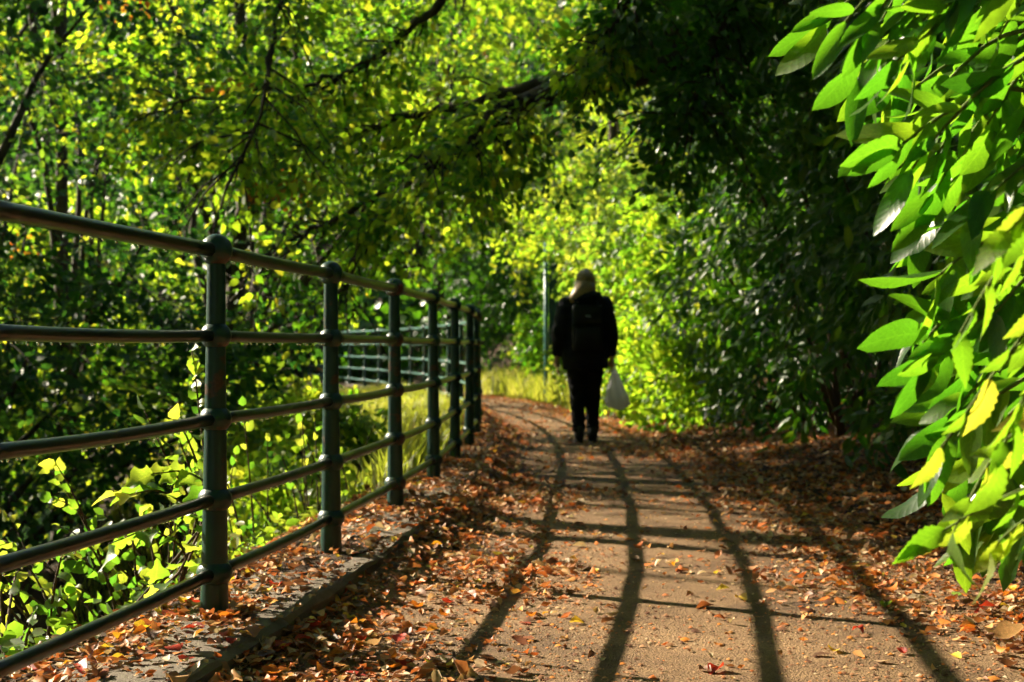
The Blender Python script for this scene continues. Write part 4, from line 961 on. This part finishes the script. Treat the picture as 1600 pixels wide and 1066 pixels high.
# dark stone on the verge
def rock(name, label, px, py_, r):
    x, y = on_ground(px, py_); bm = bmesh.new(); bmesh.ops.create_icosphere(bm, subdivisions=4, radius=1)
    for v in bm.verts:
        nn = mnoise.noise(v.co * 1.3 + Vector((x, y, 0))) * .35 + mnoise.noise(v.co * 3.5) * .14 + mnoise.noise(v.co * 9) * .04
        v.co *= (1 + nn); v.co.x *= r; v.co.y *= r * .8; v.co.z *= r * .55
    me = bpy.data.meshes.new(name); bm.to_mesh(me); bm.free()
    for p in me.polygons: p.use_smooth = True
    o = link(name, me, M['rock']); o.location = (x, y, float(topz(x, y)) + r * .12); tag(o, label, 'stone')
rock('stone', 'dark rounded stone lying on the leafy verge before the laurels', 1292, 690, .13)

# thin green post at the bend
def lamp_column():
    x, y = at(853, 600, 22.5)[:2]; z = float(gz(x, y)); root = empty('green_post', (x, y, z), 'tall thin dark green metal post behind the walker', 'post')
    m = simple('post_green', (.05, .15, .145), .35, .5, 30, .15); V, Q, T = tube([(0, 0, -.3), (0, 0, 1), (0, 0, 2.55)], .032, 12); link('tube', MB().add(V, Q, T).mesh('tube'), m, root)  # tube paler than the panel: its sunlit edge put into the paint
    bm = bmesh.new(); bmesh.ops.create_cube(bm, size=1)
    for v in bm.verts: v.co = Vector((v.co.x * .15 + .12, v.co.y * .05, v.co.z * 1.4 + 1.5))
    bmesh.ops.bevel(bm, geom=bm.edges[:], offset=.006, segments=2); me = bpy.data.meshes.new('panel'); bm.to_mesh(me); bm.free(); link('panel', me, simple('panel_green', (.012, .045, .045), .5, .3, 30, .15), root)
    for zz in (.85, 2.05):
        V, Q, _ = lathe([(.0, zz - .02), (.036, zz - .02), (.038, zz), (.036, zz + .02), (0, zz + .02)], 12); link('clamp', MB().add(V, Q).mesh('clamp'), m, root)
lamp_column()

# ---------------------------------------------------------------- the walker
def remesh(name, mb, voxel, smooth=4, folds=0.0, fscale=9, parent=None, mat=None):
    me = mb.mesh('tmp'); o = bpy.data.objects.new('tmp', me); COL.objects.link(o)
    r = o.modifiers.new('r', 'REMESH'); r.mode = 'VOXEL'; r.voxel_size = voxel
    s = o.modifiers.new('s', 'SMOOTH'); s.factor = .5; s.iterations = smooth
    dg = bpy.context.evaluated_depsgraph_get(); dg.update(); out = bpy.data.meshes.new_from_object(o.evaluated_get(dg)); out.name = name
    bpy.data.objects.remove(o); bpy.data.meshes.remove(me)
    if folds:
        co = [v.co.copy() for v in out.vertices]; no = [v.normal.copy() for v in out.vertices]
        for v, c, n_ in zip(out.vertices, co, no):
            q = Vector((c.x * fscale, c.y * fscale, c.z * fscale * 1.5)); f = mnoise.noise(q) + .6 * mnoise.noise(q * 2.1 + Vector((3, 1, 7)))
            v.co = c + n_ * (folds * (abs(f) * 1.4 - .4))
    for p in out.polygons: p.use_smooth = True
    return link(name, out, mat, parent)
def cap_(mb, a, ra, b, rb, sides=14):
    """tapered capsule"""
    a = np.array(a, float); b = np.array(b, float); d = nrm(b - a); P = []; R = []
    for t in np.linspace(-1, 0, 5): P.append(a + d * ra * t); R.append(ra * math.sqrt(max(0, 1 - t * t)) + 1e-4)
    for t in np.linspace(0, 1, 5): P.append(b + d * rb * t); R.append(rb * math.sqrt(max(0, 1 - t * t)) + 1e-4)
    V, Q, T = tube(P, R, sides); mb.add(V, Q, T)
def ell_(mb, c, r):
    V, Q, _ = lathe([(math.sin(a), -math.cos(a)) for a in np.linspace(.0, math.pi, 13)], 18); mb.add(V * np.array(r) + np.array(c), Q)
def rings_(mb, rows, sides=24):
    """rows: (z, cx, cy, rx, ry)"""
    th = np.linspace(0, 2 * np.pi, sides, endpoint=False); V = np.vstack([np.stack([cx + rx * np.cos(th), cy + ry * np.sin(th), np.full(sides, z)], -1) for z, cx, cy, rx, ry in rows]); n = len(rows)
    i = np.arange(n - 1)[:, None] * sides; j = np.arange(sides)[None]; j2 = (j + 1) % sides; Q = np.stack([i + j, i + j2, i + sides + j2, i + sides + j], -1).reshape(-1, 4)
    V = np.vstack([V, [(rows[0][1], rows[0][2], rows[0][0])], [(rows[-1][1], rows[-1][2], rows[-1][0])]]); jj = np.arange(sides); k2 = (jj + 1) % sides
    mb.add(V, Q, np.vstack([np.stack([k2, jj, np.full(sides, n * sides)], -1), np.stack([(n - 1) * sides + jj, (n - 1) * sides + k2, np.full(sides, n * sides + 1)], -1)]))

PW = np.array([.70, 13.6, 0.0]); PW[2] = float(pathz(PW[0], PW[1]))
SKIN = simple('skin', (.42, .25, .18), .5, .4, 60, .1, .1); JACK = simple('jacket_cloth', (.010, .011, .016), .8, .15, 90, .25); TROU = simple('trouser_cloth', (.009, .009, .011), .85, .12, 90, .25)
BOOT = simple('boot_leather', (.015, .016, .02), .5, .4, 50, .2); SOLE = simple('boot_sole', (.03, .028, .025), .8, .2); HAIR = simple('blond_hair', (.25, .17, .075), .45, .4, 70, .3, .35); PACK = simple('pack_cloth', (.014, .018, .018), .75, .2, 80, .25)
def person():
    root = empty('person', PW, 'person in a dark jacket and trousers with blond hair walking away along the path', 'person')
    # limbs: right leg slightly ahead, arms hanging a little out from the hips
    LH, RH = np.array([-.272, .03, .80]), np.array([.255, .03, .80])
    LE, RE = np.array([-.245, -.03, 1.03]), np.array([.238, -.03, 1.03]); LS, RS = np.array([-.175, 0, 1.305]), np.array([.175, 0, 1.305])
    LK, RK = np.array([-.080, .00, .46]), np.array([.072, .05, .47]); LA, RA = np.array([-.062, -.07, .09]), np.array([.072, .03, .09]); LHip, RHip = np.array([-.085, 0, .83]), np.array([.085, 0, .83])
    mb = MB()
    ell_(mb, (0, .02, 1.525), (.072, .092, .108)); ell_(mb, (0, .055, 1.47), (.055, .06, .06)); cap_(mb, (0, 0, 1.32), .055, (0, .01, 1.46), .05)
    ell_(mb, (0, .113, 1.515), (.012, .018, .02)); ell_(mb, (-.074, .01, 1.515), (.012, .022, .032)); ell_(mb, (.074, .01, 1.515), (.012, .022, .032))
    rings_(mb, [(.80, 0, 0, .15, .10), (.95, 0, 0, .15, .10), (1.05, 0, 0, .13, .09), (1.2, 0, 0, .15, .10), (1.32, 0, 0, .13, .075), (1.36, 0, 0, .06, .05)])
    for S, E, H in ((LS, LE, LH), (RS, RE, RH)): cap_(mb, S, .05, E, .038); cap_(mb, E, .038, H, .026)
    for Hp, K, Ak in ((LHip, LK, LA), (RHip, RK, RA)): cap_(mb, Hp, .085, K, .055); cap_(mb, K, .052, Ak, .036); cap_(mb, Ak, .036, Ak + (0, .12, -.05), .03)
    for H, sd in ((LH, -1), (RH, 1)):                       # hands: palm, four bent fingers, thumb
        palm = H + np.array([0.0, .015, -.06]); cap_(mb, H, .024, palm, .03); ell_(mb, H + (0, .012, -.05), (.018, .04, .045))
        for q in range(4):
            k0 = palm + np.array([0, (.028 - q * .019), -.025]); ln = [.07, .078, .072, .058][q]
            k1 = k0 + np.array([-sd * .006, .006, -ln * .5]); k2 = k1 + np.array([-sd * .022, .006, -ln * .38]); cap_(mb, k0, .010, k1, .009, 8); cap_(mb, k1, .009, k2, .0075, 8)
        t0 = H + np.array([-sd * .012, .045, -.03]); t1 = t0 + np.array([-sd * .014, .022, -.032]); cap_(mb, t0, .013, t1, .010, 8); cap_(mb, t1, .010, t1 + np.array([-sd * .004, .003, -.028]), .008, 8)
    remesh('body', mb, .0075, 3, 0, 9, root, SKIN)
    mb = MB()                                             # jacket with bulky sleeves and hood
    rings_(mb, [(.70, 0, 0, .215, .15), (.78, 0, 0, .225, .16), (.92, 0, 0, .22, .155), (1.05, 0, 0, .215, .15), (1.2, 0, 0, .215, .145), (1.30, 0, 0, .195, .12), (1.37, 0, .0, .13, .10), (1.41, 0, .01, .085, .085)])
    for S, E, H in ((LS, LE, LH), (RS, RE, RH)): cap_(mb, S, .092, E, .085); cap_(mb, E, .083, H + (0, 0, .05), .05)
    ell_(mb, (.02, -.075, 1.375), (.125, .07, .06)); ell_(mb, (.085, -.05, 1.40), (.075, .07, .045)); ell_(mb, (-.06, -.05, 1.375), (.07, .06, .045))
    jk = remesh('jacket', mb, .013, 3, .014, 8, root, JACK)
    mb = MB()
    rings_(mb, [(.66, 0, .01, .165, .125), (.75, 0, 0, .175, .13), (.9, 0, 0, .165, .12)])
    for Hp, K, Ak in ((LHip, LK, LA), (RHip, RK, RA)): cap_(mb, Hp + (0, 0, -.05), .105, K, .078); cap_(mb, K, .076, Ak + (0, 0, .02), .060)
    remesh('trousers', mb, .012, 3, .012, 9, root, TROU)
    for Ak, up in ((LA, .012), (RA, 0)):
        mb = MB(); cap_(mb, Ak + (0, -.01, .04), .052, Ak + (0, -.015, -.02), .05); cap_(mb, Ak + (0, -.02, -.04), .046, Ak + (0, .15, -.052), .038)
        b_ = remesh('boot', mb, .008, 3, 0, 9, root, BOOT)
        so = MB(); rings_(so, [(Ak[2] - .093, Ak[0], Ak[1] + .065, .044, .14), (Ak[2] - .07, Ak[0], Ak[1] + .065, .045, .142)]); link('sole', so.mesh('sole'), SOLE, b_)
    mb = MB(); ell_(mb, (0, .0, 1.548), (.082, .10, .098)); rings_(mb, [(1.33, -.075, -.06, .085, .05), (1.40, -.04, -.06, .108, .065), (1.46, -.015, -.04, .104, .082), (1.54, 0, -.005, .090, .098)])
    for q in range(150):
        a = RNG.uniform(math.pi * .95, math.pi * 2.05); c, s_ = math.cos(a), math.sin(a); zt = RNG.uniform(1.29, 1.42) - (.06 if c < -.2 else 0)
        pts = spline([(0.02 * c, .01, 1.648), (.076 * c, .092 * s_ * .95, 1.595), (.09 * c + RNG.normal(0, .004), .10 * s_, 1.49), ((.095 + RNG.uniform(0, .05)) * c - .03, .10 * s_ * .9 - .01, zt)], 10); V, Q, T = tube(pts, np.linspace(.008, .002, 10), 5); mb.add(V, Q, T)
    hm = mb.mesh('hair'); link('hair', hm, HAIR, root)
    # rucksack on the back
    rk_ = empty('rucksack', PW + (0, -.15, .86), 'small dark rucksack on the back of the walker', 'rucksack')
    def box(name, c, sx, sy, sz, bev, parent, mat):
        bm = bmesh.new(); bmesh.ops.create_cube(bm, size=1)
        for v in bm.verts: v.co = Vector((v.co.x * sx, v.co.y * sy, v.co.z * sz))
        bmesh.ops.bevel(bm, geom=bm.edges[:], offset=bev, segments=4, profile=.6); bmesh.ops.subdivide_edges(bm, edges=bm.edges[:], cuts=2, use_grid_fill=True)
        for v in bm.verts: v.co += v.normal * .008 * mnoise.noise(v.co * 14 + Vector(c))
        for v in bm.verts: v.co += Vector(c)
        me = bpy.data.meshes.new(name); bm.to_mesh(me); bm.free()
        for p in me.polygons: p.use_smooth = True
        return link(name, me, mat, parent)
    box('pack_body', (0.01, -.05, .23), .28, .15, .42, .045, rk_, PACK); pk = box('front_pocket', (.01, -.145, .13), .23, .06, .2, .025, rk_, PACK); fl = box('flap', (.01, -.115, .345), .25, .09, .15, .03, rk_, PACK)
    box('label', (.01, -.1635, .335), .055, .004, .014, .0015, fl, simple('label_grey', (.35, .36, .35), .4, .5))
    for sd in (-1, 1):
        P = spline([(sd * .09 + .01, .0, .43), (sd * .13, .10, .53), (sd * .16, .27, .44), (sd * .17, .29, .25), (sd * .13, .06, .06)], 16); V, Q, T = tube(P, .014, 8); V[:, 0] = V[:, 0]; link('strap', MB().add(V, Q, T).mesh('strap'), PACK, rk_)
    # carrier bag hanging from the right hand
    top = PW + RH + (.03, .035, -.105)
    bg = empty('carrier_bag', top, 'white translucent plastic carrier bag hanging from the right hand of the walker', 'bag')
    m, t, out = newmat('thin_white_plastic'); n_ = tnoise(t, 18, 4)
    b_ = bsdf(t, (.92, .92, .93), .35, .5, bump(t, n_, .5, .01)); tr = t.nodes.new('ShaderNodeBsdfTranslucent'); tr.inputs[0].default_value = (.92, .92, .94, 1)
    mx = t.nodes.new('ShaderNodeMixShader'); mx.inputs[0].default_value = .5; t.links.new(b_.outputs[0], mx.inputs[1]); t.links.new(tr.outputs[0], mx.inputs[2]); t.links.new(mx.outputs[0], out.inputs[0])
    bg.scale = (1, 1, .9)
    rows = [(.0, .018, .014), (-.05, .03, .022), (-.12, .052, .036), (-.20, .078, .055), (-.28, .10, .07), (-.34, .115, .08), (-.385, .118, .08), (-.415, .09, .06), (-.425, .03, .02)]; sides = 40
    V = []
    for z, rx, ry in rows:
        for k in range(sides):
            a = 2 * math.pi * k / sides; f = 1 + (.20 * math.sin(a * 7 + z * 9) + .12 * math.sin(a * 13 - z * 20)) * (1.05 + z / .5) + .05 * math.sin(a * 5 + z * 60); V.append((rx * f * math.cos(a) + .03 * (-z / .42), ry * f * math.sin(a), z + .012 * math.sin(a * 2 + 1) * (z < -.3)))
    i = np.arange(len(rows) - 1)[:, None] * sides; j = np.arange(sides)[None]; j2 = (j + 1) % sides
    link('bag_skin', np_mesh('bag_skin', np.array(V), np.stack([i + j, i + j2, i + sides + j2, i + sides + j], -1).reshape(-1, 4)), m, bg)
    for sd in (-1, 1):
        P = spline([(.012 * sd, .01 * sd, -.02), (.014 * sd, .02 * sd, .03), (0, .012 * sd, .055), (-.008 * sd, -.012, .03), (-.012 * sd, -.012 * sd, -.02)], 14); V, Q, T = tube(P, .005, 7); link('handle', MB().add(V, Q, T).mesh('handle'), m, bg)
    mb = MB(); ell_(mb, (.02, 0, -.36), (.065, .04, .042)); ell_(mb, (.05, .0, -.335), (.035, .035, .05)); remesh('contents', mb, .012, 4, .006, 14, bg, simple('bag_contents', (.05, .05, .08), .6, .3))
person()
